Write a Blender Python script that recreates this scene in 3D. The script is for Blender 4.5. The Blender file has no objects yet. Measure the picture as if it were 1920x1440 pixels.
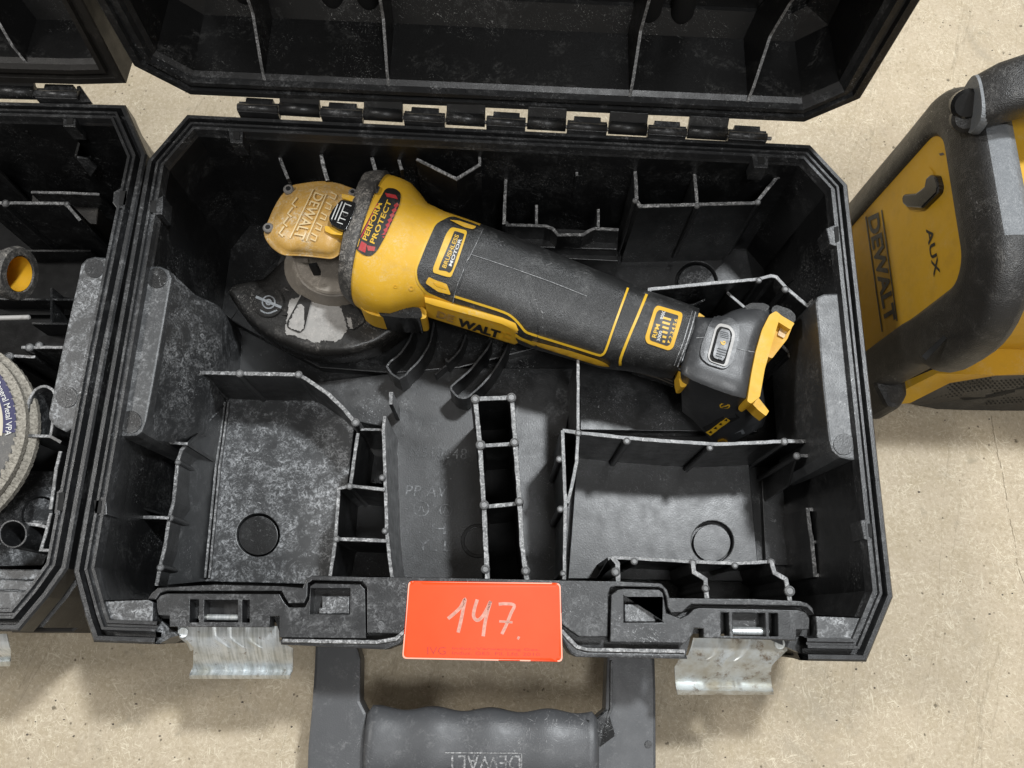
import bpy, bmesh, math, random
from mathutils import Vector, Matrix
from mathutils.bvhtree import BVHTree
import numpy as np
random.seed(7)
SC = bpy.context.scene
COL = SC.collection

# ------------------------------------------------------------------ camera
F = 1550.0
Zc = np.array([30., 480., 1550.]); Zc /= np.linalg.norm(Zc)
Xc = np.array([30810., -1023., -1550.]); Xc -= Xc @ Zc * Zc; Xc /= np.linalg.norm(Xc)
Yc = np.cross(Zc, Xc)
R = np.array([Xc, Yc, Zc])
H = .125                                   # rim height of the cases above the floor
EYE = np.array([0., 0., .581])
cam = bpy.data.objects.new('camera', bpy.data.cameras.new('camera'))
COL.objects.link(cam); SC.camera = cam
cam.data.sensor_width = 36; cam.data.lens = F / 1920 * 36
cam.data.clip_start = .01; cam.data.clip_end = 100
M4 = Matrix.Identity(4)
for i in range(3):
    for j in range(3): M4[i][j] = R[i][j]
    M4[i][3] = EYE[i]
cam.matrix_world = M4

# ------------------------------------------------------------------ light
SC.view_settings.view_transform = 'Standard'; SC.view_settings.look = 'None'
SC.view_settings.exposure = 0; SC.view_settings.gamma = 1
W = bpy.data.worlds.new('World'); SC.world = W; W.use_nodes = True
bg = W.node_tree.nodes['Background']; bg.inputs[0].default_value = (1, .95, .88, 1); bg.inputs[1].default_value = .28

def lamp(name, loc, aim, size, power, col=(1, .97, .92)):
    l = bpy.data.lights.new(name, 'AREA'); l.energy = power; l.color = col
    l.shape = 'RECTANGLE'; l.size = size; l.size_y = size
    o = bpy.data.objects.new(name, l); COL.objects.link(o)
    v = Vector(loc) - Vector(aim); o.location = loc
    o.rotation_euler = v.to_track_quat('Z', 'Y').to_euler()
lamp('ceiling_lamp', (.64, .84, 2.2), (0, .12, .05), .17, 51, (.94, .975, 1))
lamp('ceiling_lamp', (-2.2, .55, 2.5), (0, .12, .05), .4, 36, (1, .98, .95))
lamp('ceiling_lamp', (.32, -.62, 2.4), (0, .12, .05), .42, 17, (.97, .985, 1))

# ------------------------------------------------------------------ helpers
def ray(px, py): return R @ np.array([px - 960., -(py - 720.), -F])
def at(px, py, z=H):                        # point of the place at height z
    d = ray(px, py); t = (z - EYE[2]) / d[2]; return Vector(EYE + t * d)
def atx(px, py, x):
    d = ray(px, py); t = (x - EYE[0]) / d[0]; return Vector(EYE + t * d)
def aty(px, py, y):
    d = ray(px, py); t = (y - EYE[1]) / d[1]; return Vector(EYE + t * d)

def thing(name, label, cat, loc, group=None):
    o = bpy.data.objects.new(name, None); COL.objects.link(o)
    o.empty_display_size = .02
    o.location = loc; o['label'] = label; o['category'] = cat
    if group: o['group'] = group
    return o
def root(p):
    while p.parent: p = p.parent
    return p
def mesh(name, vs, fs, mat, parent=None, smooth=False, mi=None, bevel=0, weld=False):
    off = Vector((0, 0, 0))
    if parent is not None: off = root(parent).location
    me = bpy.data.meshes.new(name)
    me.from_pydata([tuple(Vector(v) - off) for v in vs], [], fs)
    for m in (mat if isinstance(mat, (list, tuple)) else [mat]): me.materials.append(m)
    if mi: me.polygons.foreach_set('material_index', mi)
    bm = bmesh.new(); bm.from_mesh(me)
    if weld: bmesh.ops.remove_doubles(bm, verts=bm.verts, dist=1e-6)
    bmesh.ops.recalc_face_normals(bm, faces=bm.faces)
    if smooth is True:
        for f in bm.faces: f.smooth = True
    elif smooth:
        a = math.radians(smooth)
        for f in bm.faces: f.smooth = True
        for e in bm.edges:
            if len(e.link_faces) == 2 and e.calc_face_angle(0) > a: e.smooth = False
    bm.to_mesh(me); bm.free()
    o = bpy.data.objects.new(name, me); COL.objects.link(o)
    if parent is not None: o.parent = parent
    if bevel:
        b = o.modifiers.new('bevel', 'BEVEL'); b.width = bevel; b.segments = 2; b.limit_method = 'ANGLE'; b.angle_limit = math.radians(30)
        b.use_clamp_overlap = True
    return o

def rounded(pts, r, n=4):                   # 2-D polygon with rounded corners
    out = []; N = len(pts)
    for i in range(N):
        a, b, c = (np.array(pts[(i + k) % N][:2], float) for k in (-1, 0, 1))
        u, v = a - b, c - b; lu, lv = np.linalg.norm(u), np.linalg.norm(v)
        if lu < 1e-9 or lv < 1e-9: continue
        rr = min(r, lu * .45, lv * .45)
        p, q = b + u / lu * rr, b + v / lv * rr
        for k in range(n + 1):
            t = k / n; out.append(tuple((1 - t) ** 2 * p + 2 * t * (1 - t) * b + t * t * q))
    return out
def circ(cx, cy, r, n=28, ry=None, a0=0): return [(cx + r * math.cos(a0 + 2 * math.pi * k / n), cy + (ry or r) * math.sin(a0 + 2 * math.pi * k / n)) for k in range(n)]
def P(pts, z): return [at(p[0], p[1], z if len(p) < 3 else p[2]) for p in pts]

def fill(loops):                            # triangulate loops (outer + holes) -> verts, faces
    bm = bmesh.new(); ed = []
    for lp in loops:
        vv = [bm.verts.new((p[0], p[1], 0)) for p in lp]
        ed += [bm.edges.new((vv[i], vv[(i + 1) % len(vv)])) for i in range(len(vv))]
    bmesh.ops.triangle_fill(bm, use_beauty=True, use_dissolve=False, edges=ed)
    bm.verts.index_update()
    vs = [tuple(v.co) for v in bm.verts]; fs = [[v.index for v in f.verts] for f in bm.faces]
    bm.free(); return vs, fs
def prism(name, pts, zt, zb, mat, parent=None, holes=(), bevel=.0006, r=0, smooth=False, draft=0, px=True, topmat=None):
    """A slab with the outline pts (photo survey points on its top) between heights zb and zt."""
    loops = []
    for lp in [pts] + list(holes):
        if r: lp = rounded(lp, r)
        loops.append([(at(p[0], p[1], zt) if px else Vector((p[0], p[1], zt))) for p in lp])
    v2, f2 = fill(loops)
    vs = [(v[0], v[1], zt) for v in v2]; n = len(vs)
    vs += [(v[0], v[1], zb) for v in v2]
    fs = list(f2) + [[i + n for i in f[::-1]] for f in f2]
    k = 0
    mi = [0] * len(fs)
    for lp in loops:
        m = len(lp)
        for i in range(m):
            a, b = k + i, k + (i + 1) % m
            fs.append([a, b, b + n, a + n]); mi.append(0)
        k += m
    mats = mat
    if topmat: mats = [mat, topmat]; mi = [1] * len(f2) + [0] * (len(fs) - len(f2))
    o = mesh(name, vs, fs, mats, parent, smooth, mi)
    if bevel:
        bm = bmesh.new(); bm.from_mesh(o.data)
        es = [e for e in bm.edges if len(e.link_faces) == 2 and abs(e.calc_face_angle(0)) > 1.2 and min(v.co.z for v in e.verts) > max(zt, zb) - root(o).location.z * (parent is not None) - 1e-5]
        try: bmesh.ops.bevel(bm, geom=es, offset=bevel, segments=2, profile=.6, affect='EDGES', clamp_overlap=True)
        except Exception: pass
        bm.to_mesh(o.data); bm.free()
    return o

def resample(pts, step):
    out = [pts[0].copy()]
    for a, b in zip(pts, pts[1:]):
        n = max(1, int((b - a).length / step + .5))
        out += [a.lerp(b, k / n) for k in range(1, n + 1)]
    return out
def side(pts, closed=False):
    n = len(pts); res = []
    for i in range(n):
        a = pts[i - 1] if (i or closed) else None
        c = pts[(i + 1) % n] if (i < n - 1 or closed) else None
        d1 = (pts[i] - a).xy.normalized() if a is not None else None
        d2 = (c - pts[i]).xy.normalized() if c is not None else None
        if d1 is None: d1 = d2
        if d2 is None: d2 = d1
        n1, n2 = Vector((-d1.y, d1.x)), Vector((-d2.y, d2.x))
        m = n1 + n2
        m = m.normalized() if m.length > 1e-6 else n1
        res.append(m / max(.35, m.dot(n1)))
    return res
def rib(pts, zt, zb, t=.0016, parent=None, name='divider', closed=False, rough=1, mats=None):
    """An upright moulded wall along surveyed top points; its top edge is paler, for scuffs and the light it catches."""
    w = P(pts, zt)
    if closed: w = w + [w[0]]
    w = resample(w, .0035)
    if closed: w = w[:-1]
    s = side(w, closed); n = len(w); vs = []
    for p, q in zip(w, s):
        q3 = Vector((q.x, q.y, 0)); j = Vector((random.uniform(-1, 1), random.uniform(-1, 1), random.uniform(-1.4, .6))) * .00009 * rough
        h = t / 2 * random.uniform(1 - .08 * rough, 1 + .10 * rough)
        a, b = p + j + q3 * h, p + j - q3 * h
        c, d = p - q3 * (t / 2 + .0003), p + q3 * (t / 2 + .0003)
        e = Vector((0, 0, -.0005))
        vs += [a, b, (c[0], c[1], zb), (d[0], d[1], zb), a + q3 * .0002 + e, b - q3 * .0002 + e]
    fs, mi = [], []
    for i in range(n if closed else n - 1):
        k, l = i * 6, ((i + 1) % n) * 6
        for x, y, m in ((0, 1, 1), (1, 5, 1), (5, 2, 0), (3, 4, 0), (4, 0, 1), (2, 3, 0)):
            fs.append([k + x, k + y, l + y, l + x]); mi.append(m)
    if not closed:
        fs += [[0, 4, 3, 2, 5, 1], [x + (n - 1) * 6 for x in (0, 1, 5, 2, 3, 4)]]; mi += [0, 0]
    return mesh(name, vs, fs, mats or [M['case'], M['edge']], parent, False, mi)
BOSS = None
def boss(px, py, zt, zb, r=.0021, parent=None, name='boss'):
    global BOSS
    if BOSS is None:
        vs, fs = [], []; n = 14
        prof = [(1, 0), (1, .975), (.9, .99), (.62, 1), (.55, .992), (.0, .992)]
        for a, z in prof[:-1]:
            vs += [(a * math.cos(2 * math.pi * k / n), a * math.sin(2 * math.pi * k / n), z) for k in range(n)]
        for l in range(len(prof) - 2):
            for k in range(n): fs.append([l * n + k, l * n + (k + 1) % n, l * n + n + (k + 1) % n, l * n + n + k])
        fs.append(list(range((len(prof) - 2) * n, (len(prof) - 1) * n)))
        BOSS = bpy.data.meshes.new('boss'); BOSS.from_pydata(vs, [], fs)
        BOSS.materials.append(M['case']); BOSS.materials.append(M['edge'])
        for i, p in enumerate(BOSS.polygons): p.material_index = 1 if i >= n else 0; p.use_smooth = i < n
    o = bpy.data.objects.new(name, BOSS); COL.objects.link(o); o.parent = parent
    p = at(px, py, zt); o.location = Vector((p.x, p.y, zb)) - root(parent).location
    r *= random.uniform(.92, 1.1); o.scale = (r, r, zt - zb); o.rotation_euler.z = random.uniform(0, 6)
    return o
def plate(name, poly, t, mat, parent, bevel=.0003):
    """A flat plate through 3-D points, thickness t."""
    poly = [Vector(p) for p in poly]
    nrm = (poly[1] - poly[0]).cross(poly[2] - poly[0]).normalized() * (t / 2); n = len(poly)
    vs = [p + nrm for p in poly] + [p - nrm for p in poly]
    fs = [list(range(n)), list(range(2 * n - 1, n - 1, -1))] + [[i, (i + 1) % n, n + (i + 1) % n, n + i] for i in range(n)]
    return mesh(name, vs, fs, mat, parent, bevel=bevel)
def ringsweep(name, path, prof, mat, parent, closed=False, flip=1, mi=None, up=None, smooth=False):
    """Sweep a moulded profile [(inward, height)] along a plan path."""
    s = side(path, closed); vs, fs, mm = [], [], []; n, m = len(path), len(prof)
    for p, q in zip(path, s):
        for off, z in prof: vs.append((p.x + flip * q.x * off, p.y + flip * q.y * off, z))
    for i in range(n if closed else n - 1):
        j = (i + 1) % n
        for k in range(m - 1):
            fs.append([i * m + k, i * m + k + 1, j * m + k + 1, j * m + k])
            if mi: mm.append(mi[k])
    return mesh(name, vs, fs, mat, parent, smooth, mm or None)
def loft(name, rings, mat, parent, smooth=True, caps=True, closed=True):
    n = len(rings[0]); vs = [v for r in rings for v in r]; fs = []
    for i in range(len(rings) - 1):
        for k in range(n if closed else n - 1):
            l = (k + 1) % n; fs.append([i * n + k, i * n + l, i * n + n + l, i * n + n + k])
    if caps: fs += [list(range(n))[::-1], list(range((len(rings) - 1) * n, len(rings) * n))]
    return mesh(name, vs, fs, mat, parent, smooth)
def oval(U, L, zc, hz, n=40, e=2.4, tilt=0, asym=0):
    """Cross-section of a handle between two surveyed silhouette points."""
    a, b = at(U[0], U[1], zc), at(L[0], L[1], zc); c = (a + b) / 2; s = (b - a) / 2
    out = []
    for k in range(n):
        t = 2 * math.pi * k / n; ct, st = math.cos(t), math.sin(t)
        x = math.copysign(abs(ct) ** (2 / e), ct); y = math.copysign(abs(st) ** (2 / e), st)
        out.append(c + s * x + Vector((0, 0, hz * y + x * tilt)))
    return out
def cyl(name, a, b, r, mat, parent, n=20, r2=None, cap=True, bev=0):
    a, b = Vector(a), Vector(b); d = (b - a).normalized(); q = d.to_track_quat('Z', 'Y'); r2 = r if r2 is None else r2
    def rg(c, rr): return [c + q @ Vector((rr * math.cos(2 * math.pi * k / n), rr * math.sin(2 * math.pi * k / n), 0)) for k in range(n)]
    rings = [rg(a, r)] + ([rg(b - d * bev, r2), rg(b, r2 - bev)] if bev else [rg(b, r2)])
    return loft(name, rings, mat, parent, smooth=40, caps=cap)
def bvh_of(objs):
    vs, fs = [], []
    for o in objs:
        off = root(o).location if o.parent else Vector((0, 0, 0)); k = len(vs)
        dg = bpy.context.evaluated_depsgraph_get(); dg.update()
        me = o.evaluated_get(dg).to_mesh()
        loc = o.location if o.parent else Vector((0, 0, 0))
        vs += [v.co + off + loc for v in me.vertices]; fs += [[i + k for i in p.vertices] for p in me.polygons]
    return BVHTree.FromPolygons(vs, fs)
def grid_cut(bm, step):
    xs = [v.co.x for v in bm.verts]; ys = [v.co.y for v in bm.verts]
    for ax, lo, hi in ((0, min(xs), max(xs)), (1, min(ys), max(ys))):
        k = lo + step
        while k < hi:
            nrm = [0, 0, 0]; nrm[ax] = 1; co = [0, 0, 0]; co[ax] = k
            bmesh.ops.bisect_plane(bm, geom=bm.verts[:] + bm.edges[:] + bm.faces[:], plane_co=co, plane_no=nrm); k += step
def decal(name, v2, f2, bvh, lift, mat, parent, step=7, thick=None, smooth=True, jag=0):
    """Print, label or raised trim laid onto a surface: every point is seated on the surface below it."""
    bm = bmesh.new(); vv = [bm.verts.new((p[0], p[1], 0)) for p in v2]
    for f in f2:
        try: bm.faces.new([vv[i] for i in f])
        except ValueError: pass
    if step: grid_cut(bm, step)
    if jag:
        for e in [e for e in bm.edges if e.is_boundary]:
            for v in e.verts: v.co.x += random.uniform(-jag, jag); v.co.y += random.uniform(-jag, jag)
    keep = []
    for v in bm.verts:
        h = bvh.ray_cast(Vector(EYE), Vector(ray(v.co.x, v.co.y)).normalized())
        keep.append(h)
    bm.verts.index_update(); dead = []
    for v, h in zip(list(bm.verts), keep):
        if h[0] is None: dead.append(v)
        else:
            n = h[1] if h[1].dot(Vector(EYE) - h[0]) > 0 else -h[1]
            v.co = h[0] + n * lift
    bmesh.ops.delete(bm, geom=dead, context='VERTS')
    be = [e for e in bm.edges if e.is_boundary]
    if be:
        r = bmesh.ops.extrude_edge_only(bm, edges=be)
        for g in r['geom']:
            if isinstance(g, bmesh.types.BMVert):
                g.co -= (Vector(EYE) - g.co).normalized() * (thick or lift * 2)
    bm.verts.index_update()
    vs = [v.co.copy() for v in bm.verts]; fs = [[v.index for v in f.verts] for f in bm.faces]; bm.free()
    if not vs: return None
    return mesh(name, vs, fs, mat, parent, 35 if smooth else False)
def flat(pts): return fill([pts])
TXT = {}
def text2(body, bold=0, shear=0, space=1):
    key = (body, bold, shear, space)
    if key in TXT: return TXT[key]
    c = bpy.data.curves.new('t', 'FONT'); c.body = body; c.offset = bold; c.shear = shear; c.space_character = space; c.resolution_u = 3
    o = bpy.data.objects.new('t', c); COL.objects.link(o)
    me = o.to_mesh(); v = [tuple(x.co) for x in me.vertices]; f = [list(p.vertices) for p in me.polygons]
    o.to_mesh_clear(); bpy.data.objects.remove(o); bpy.data.curves.remove(c)
    xs = [a[0] for a in v]; ys = [a[1] for a in v]; x0, x1, y0, y1 = min(xs), max(xs), min(ys), max(ys)
    v = [((a[0] - x0) / (x1 - x0), (a[1] - y0) / (y1 - y0)) for a in v]
    TXT[key] = (v, f); return v, f
def quadmap(v, bl, br, tl, tr=None):
    bl, br, tl = (np.array(p, float) for p in (bl, br, tl)); tr = np.array(tr, float) if tr is not None else br + tl - bl
    return [tuple((1 - a) * (1 - b) * bl + a * (1 - b) * br + (1 - a) * b * tl + a * b * tr) for a, b in v]
def stroke(pts, w):                         # 2-D ribbon along points
    p = [np.array(q, float) for q in pts]; L, Rr = [], []
    for i in range(len(p)):
        d = p[min(i + 1, len(p) - 1)] - p[max(i - 1, 0)]; d /= np.linalg.norm(d) + 1e-9; n = np.array([-d[1], d[0]]) * w / 2
        L.append(p[i] + n); Rr.append(p[i] - n)
    v = [tuple(q) for q in L + Rr]; n = len(p)
    return v, [[i, i + 1, n + i + 1, n + i] for i in range(n - 1)]
def smooth_line(pts, k=4):                  # Catmull-Rom
    q = [np.array(p, float) for p in pts]; q = [2 * q[0] - q[1]] + q + [2 * q[-1] - q[-2]]; out = []
    for i in range(1, len(q) - 2):
        for s in range(k):
            t = s / k; a, b, c, d = q[i - 1:i + 3]
            out.append(tuple(.5 * (2 * b + (c - a) * t + (2 * a - 5 * b + 4 * c - d) * t * t + (3 * b - a - 3 * c + d) * t ** 3)))
    return out + [tuple(q[-2])]

# ------------------------------------------------------------------ materials
M = {}
class NT:
    def __init__(s, name):
        s.m = bpy.data.materials.new(name); s.m.use_nodes = True; s.t = s.m.node_tree; s.b = s.t.nodes['Principled BSDF']
        s.co = s.t.nodes.new('ShaderNodeTexCoord').outputs['Object']
    def n(s, typ, **kw):
        x = s.t.nodes.new(typ)
        for k, v in kw.items():
            if hasattr(x, k) and not k.startswith('i_'): setattr(x, k, v)
        return x
    def link(s, a, b): s.t.links.new(a, b)
    def mp(s, sc=(1, 1, 1), rot=(0, 0, 0)):
        v = s.co
        if any(rot):
            y = s.n('ShaderNodeMapping'); s.link(v, y.inputs[0]); y.inputs['Rotation'].default_value = rot; v = y.outputs[0]
        x = s.n('ShaderNodeMapping'); s.link(v, x.inputs[0]); x.inputs['Scale'].default_value = sc; return x.outputs[0]
    def noise(s, scale, detail=4, rough=.6, vec=None, dist=0):
        x = s.n('ShaderNodeTexNoise'); s.link(vec or s.co, x.inputs['Vector']); x.inputs['Scale'].default_value = scale
        x.inputs['Detail'].default_value = detail; x.inputs['Roughness'].default_value = rough; x.inputs['Distortion'].default_value = dist
        return x.outputs['Fac']
    def ramp(s, f, a, b, lo=0, hi=1):
        x = s.n('ShaderNodeMapRange'); x.clamp = True; s.link(f, x.inputs[0])
        for i, v in enumerate((a, b, lo, hi)): x.inputs[i + 1].default_value = v
        return x.outputs[0]
    def math(s, op, a, b):
        x = s.n('ShaderNodeMath'); x.operation = op
        for i, v in enumerate((a, b)):
            if hasattr(v, 'is_linked') or hasattr(v, 'links'): s.link(v, x.inputs[i])
            else: x.inputs[i].default_value = v
        return x.outputs[0]
    def mix(s, f, a, b):
        x = s.n('ShaderNodeMix'); x.data_type = 'RGBA'
        for sock, v in ((x.inputs[0], f), (x.inputs[6], a), (x.inputs[7], b)):
            if hasattr(v, 'links'): s.link(v, sock)
            elif isinstance(v, (int, float)): sock.default_value = v
            else: sock.default_value = (*v, 1)
        return x.outputs[2]
    def bump(s, h, k, d=.001):
        x = s.n('ShaderNodeBump'); x.inputs['Strength'].default_value = k; x.inputs['Distance'].default_value = d; s.link(h, x.inputs['Height']); s.link(x.outputs[0], s.b.inputs['Normal'])
    def out(s, col, rough, metal=0, spec=.5):
        for v, k in ((col, 'Base Color'), (rough, 'Roughness')):
            if hasattr(v, 'links'): s.link(v, s.b.inputs[k])
            elif k == 'Base Color': s.b.inputs[k].default_value = (*v, 1)
            else: s.b.inputs[k].default_value = v
        s.b.inputs['Metallic'].default_value = metal; s.b.inputs['Specular IOR Level'].default_value = spec
        return s.m
def worn(name, base, dustc, rough=.4, dust=.5, scr=.5, fine=900, patch=45, bump=.12, spec=.5, stain=None, patch_lo=.48, grain=0):
    t = NT(name)
    p1 = t.ramp(t.noise(patch, 7, .7, dist=.7), patch_lo, patch_lo + .17)
    p1 = t.math('MULTIPLY', p1, t.ramp(t.noise(patch * 3.3, 5, .7, dist=1.0), .36, .60, .25, 1))
    p2 = t.ramp(t.noise(fine * .38, 5, .78, dist=1.6), .44, .60)
    sp = t.ramp(t.noise(fine * 1.7, 2, .5), .70, .78)
    geo = t.n('ShaderNodeNewGeometry'); sx = t.n('ShaderNodeSeparateXYZ'); t.link(geo.outputs['Normal'], sx.inputs[0])
    upf = t.ramp(sx.outputs[2], -.1, .9, .45, 1)
    d = t.math('MULTIPLY', t.math('MULTIPLY', t.math('MULTIPLY', p1, p2), dust), upf)
    d = t.math('MAXIMUM', d, t.math('MULTIPLY', t.math('MULTIPLY', sp, p1), min(1, dust * 1.2)))
    d = t.math('MAXIMUM', d, t.math('MULTIPLY', upf, dust * .035))
    ss = None
    for ro, ff in ((.5, 1.), (1.9, 1.3), (2.7, .8)):
        v = t.mp((60 * ff, 1100 * ff, 420), (.5 * ro, .3, ro))
        k = t.ramp(t.noise(1, 2, .5, v, 2.2), .675, .72)
        ss = k if ss is None else t.math('MAXIMUM', ss, k)
    ss = t.math('MULTIPLY', t.math('MULTIPLY', ss, t.ramp(t.noise(28, 3, .6), .5, .68)), scr)
    c = t.mix(d, base, dustc)
    if stain: c = t.mix(t.math('MULTIPLY', t.ramp(t.noise(70, 6, .7), .5, .72), stain[1]), c, stain[0])
    c = t.mix(ss, c, tuple(min(.6, x * 1.25 + .05) for x in dustc))
    r = t.math('ADD', t.ramp(t.noise(120, 4, .6), .3, .7, rough - .06, rough + .08), t.math('MULTIPLY', d, .3))
    h = t.noise(fine * 1.3, 3, .6)
    if grain: h = t.math('ADD', t.math('MULTIPLY', t.noise(grain, 1, .5), 1.5), h)
    t.bump(t.math('ADD', h, ss), bump)
    return t.out(c, r, 0, spec)
DUST = (.23, .235, .235)
M['case'] = worn('black_plastic', (.0065, .0067, .0071), (.30, .305, .305), .34, .42, 1.0, patch=30, patch_lo=.49)
M['casedusty'] = worn('dusty_black_plastic', (.019, .020, .0212), (.42, .43, .44), .38, 1.0, .8, patch=60, patch_lo=.41, spec=.7)
M['caserim'] = worn('scuffed_black_plastic', (.017, .0175, .0185), (.30, .305, .31), .32, .5, 1.0, patch=45, patch_lo=.45)
M['caselow'] = worn('brownish_black_plastic', (.014, .0125, .011), (.16, .145, .125), .5, .35, .3)
M['lid'] = worn('lid_plastic', (.0072, .0073, .0076), (.30, .30, .29), .33, .42, 1.0, patch=26, patch_lo=.50, fine=500)
M['casemid'] = worn('lightly_dusty_black_plastic', (.0075, .0079, .0085), (.34, .35, .36), .38, .26, .6, patch=40, patch_lo=.48, spec=.8)
M['ledge'] = worn('scratched_ledge_plastic', (.045, .047, .049), (.38, .385, .39), .36, .7, 1.0, patch=70, patch_lo=.45, spec=.5)
M['coverhi'] = worn('rubbed_cover_edges', (.66, .50, .26), (.72, .64, .5), .42, .6, .3)
M['edge'] = worn('rubbed_lit_edge', (.055, .056, .057), (.56, .56, .56), .42, 1.0, .5, patch=90, patch_lo=.33, spec=.8)  # scuffs and the light that rib tops catch, both in the colour
M['yellow'] = worn('yellow_plastic', (.66, .375, .022), (.64, .52, .30), .50, .6, .35, stain=((.30, .17, .05), .22), bump=.06, spec=.32)
M['yellowdirt'] = worn('dirty_yellow_metal', (.50, .285, .06), (.60, .52, .38), .36, .9, .4, patch=45, patch_lo=.42, stain=((.24, .15, .06), .55))
M['yellowdeep'] = worn('deep_yellow_plastic', (.64, .345, .018), (.50, .36, .17), .50, .2, .2, stain=((.22, .11, .02), .2), bump=.05, spec=.35)
M['rubber'] = worn('black_grip_rubber', (.0095, .0097, .0098), (.26, .26, .255), .38, .55, .5, fine=1500, patch=45, bump=.32, grain=2600, spec=.75)
M['rubberdust'] = worn('dusty_dark_rubber', (.030, .029, .028), (.40, .37, .33), .52, 1.0, .6, fine=1300, patch=85, patch_lo=.38, bump=.3)
M['footgray'] = worn('dark_grey_plastic', (.034, .035, .037), (.20, .20, .2), .36, .35, .35, bump=.08)
M['gloss'] = worn('glossy_black_plastic', (.010, .010, .010), (.2, .2, .2), .16, .25, .3, bump=.05)
M['black'] = worn('matt_black_print', (.010, .010, .010), (.22, .2, .17), .45, .3, .2)
M['redprint'] = worn('red_print', (.42, .018, .025), (.3, .2, .17), .45, .6, .2, patch_lo=.4)
M['yprint'] = worn('yellow_print', (.66, .40, .02), (.3, .25, .17), .45, .45, .3)
M['wprint'] = worn('white_print', (.62, .62, .60), (.3, .28, .25), .45, .3, .2)
M['alu'] = worn('dusty_cast_metal', (.20, .175, .145), (.42, .37, .31), .45, .8, .4, patch_lo=.4)
M['neckdark'] = worn('grimy_neck_metal', (.10, .085, .07), (.30, .26, .21), .55, .7, .3, patch_lo=.4)
M['guard'] = worn('black_painted_guard', (.0125, .012, .0115), (.28, .26, .235), .28, .5, .9, patch=40, patch_lo=.50)
M['bare'] = worn('worn_grey_metal', (.36, .35, .335), (.55, .52, .48), .42, .6, .3, patch=90, stain=((.12, .11, .10), .6))
M['patch'] = worn('scraped_guard_paint', (.27, .26, .245), (.42, .39, .36), .45, .7, .4, patch=80, patch_lo=.4, stain=((.07, .065, .06), .75))
M['hairline'] = NT('floor_hairline').out((.27, .225, .155), .8)
M['screw'] = worn('dirty_screw_steel', (.17, .16, .15), (.45, .43, .4), .32, .5, .4)
M['radiorub'] = worn('worn_radio_rubber', (.017, .0165, .016), (.26, .25, .235), .40, .55, .8, fine=1000, patch=60, patch_lo=.46, bump=.35, grain=1600)
M['radiotop'] = worn('pale_radio_rubber', (.16, .17, .18), (.34, .35, .36), .38, .8, .6, fine=1200, patch=60, patch_lo=.38, bump=.4, grain=1600)  # paler grey than the rest of the radio frame
M['grille'] = worn('dusty_grille_plastic', (.035, .033, .03), (.2, .19, .17), .5, .6, .3)
M['deep'] = worn('shaded_black_plastic', (.0045, .0045, .0046), (.05, .05, .05), .55, .3, .3, spec=.2)  # case plastic blackened, the shade of the case bottom put into the colour
M['void'] = worn('shade_black', (.004, .004, .004), (.02, .02, .02), .8, .1, 0)  # near-black colour standing for shade in holes, tower cells and on lid pegs
M['handlem'] = worn('scratched_handle_plastic', (.060, .062, .066), (.27, .27, .27), .42, .5, .8, patch=70)
t = NT('zinc_plate'); a = t.noise(90, 5, .6); s = t.noise(1, 3, .5, t.mp((900, 60, 60)))
c = t.mix(t.math('MULTIPLY', t.ramp(s, .4, .62), t.ramp(a, .3, .6)), (.66, .69, .70), (.34, .37, .38)); c = t.mix(t.ramp(a, .45, .8), c, (.46, .46, .41)); c = t.mix(t.ramp(t.noise(260, 5, .7), .60, .72), c, (.16, .12, .08))
t.bump(s, .03); M['zinc'] = t.out(c, t.ramp(a, .3, .7, .26, .40), .55)
t = NT('rusty_zinc_plate'); a = t.noise(70, 5, .65)
c = t.mix(t.ramp(a, .4, .62), (.56, .59, .59), (.42, .40, .34)); c = t.mix(t.ramp(t.noise(120, 7, .75), .53, .66), c, (.17, .12, .075))
M['zincrust'] = t.out(c, t.ramp(a, .3, .7, .30, .5), .5)
t = NT('red_tag_film'); a = t.noise(50, 3, .5); t.bump(t.noise(25, 3, .5), .04, .004)
M['tag'] = t.out(t.mix(t.ramp(a, .3, .7), (.92, .068, .010), (.95, .076, .013)), .45, 0, .3)
M['tagedge'] = NT('pale_cut_edge').out((.95, .42, .30), .5)
t = NT('silver_marker'); M['pen'] = t.out(t.mix(t.ramp(t.noise(500, 3, .6), .35, .65), (.46, .20, .14), (.60, .30, .23)), .45)
M['tagprint'] = NT('dark_red_print').out((.50, .035, .012), .5)
t = NT('flap_abrasive'); a = t.noise(700, 4, .7)
M['flap'] = t.out(t.mix(t.ramp(a, .35, .65), (.16, .145, .12), (.44, .41, .35)), .85)
t.bump(a, .6)
M['navy'] = worn('navy_label', (.022, .022, .085), (.2, .2, .2), .5, .2, .2)
M['beige'] = worn('beige_label', (.52, .47, .37), (.5, .45, .38), .5, .3, .2)
M['discback'] = worn('grey_disc_backing', (.085, .083, .08), (.3, .28, .25), .5, .5, .4)

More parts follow.
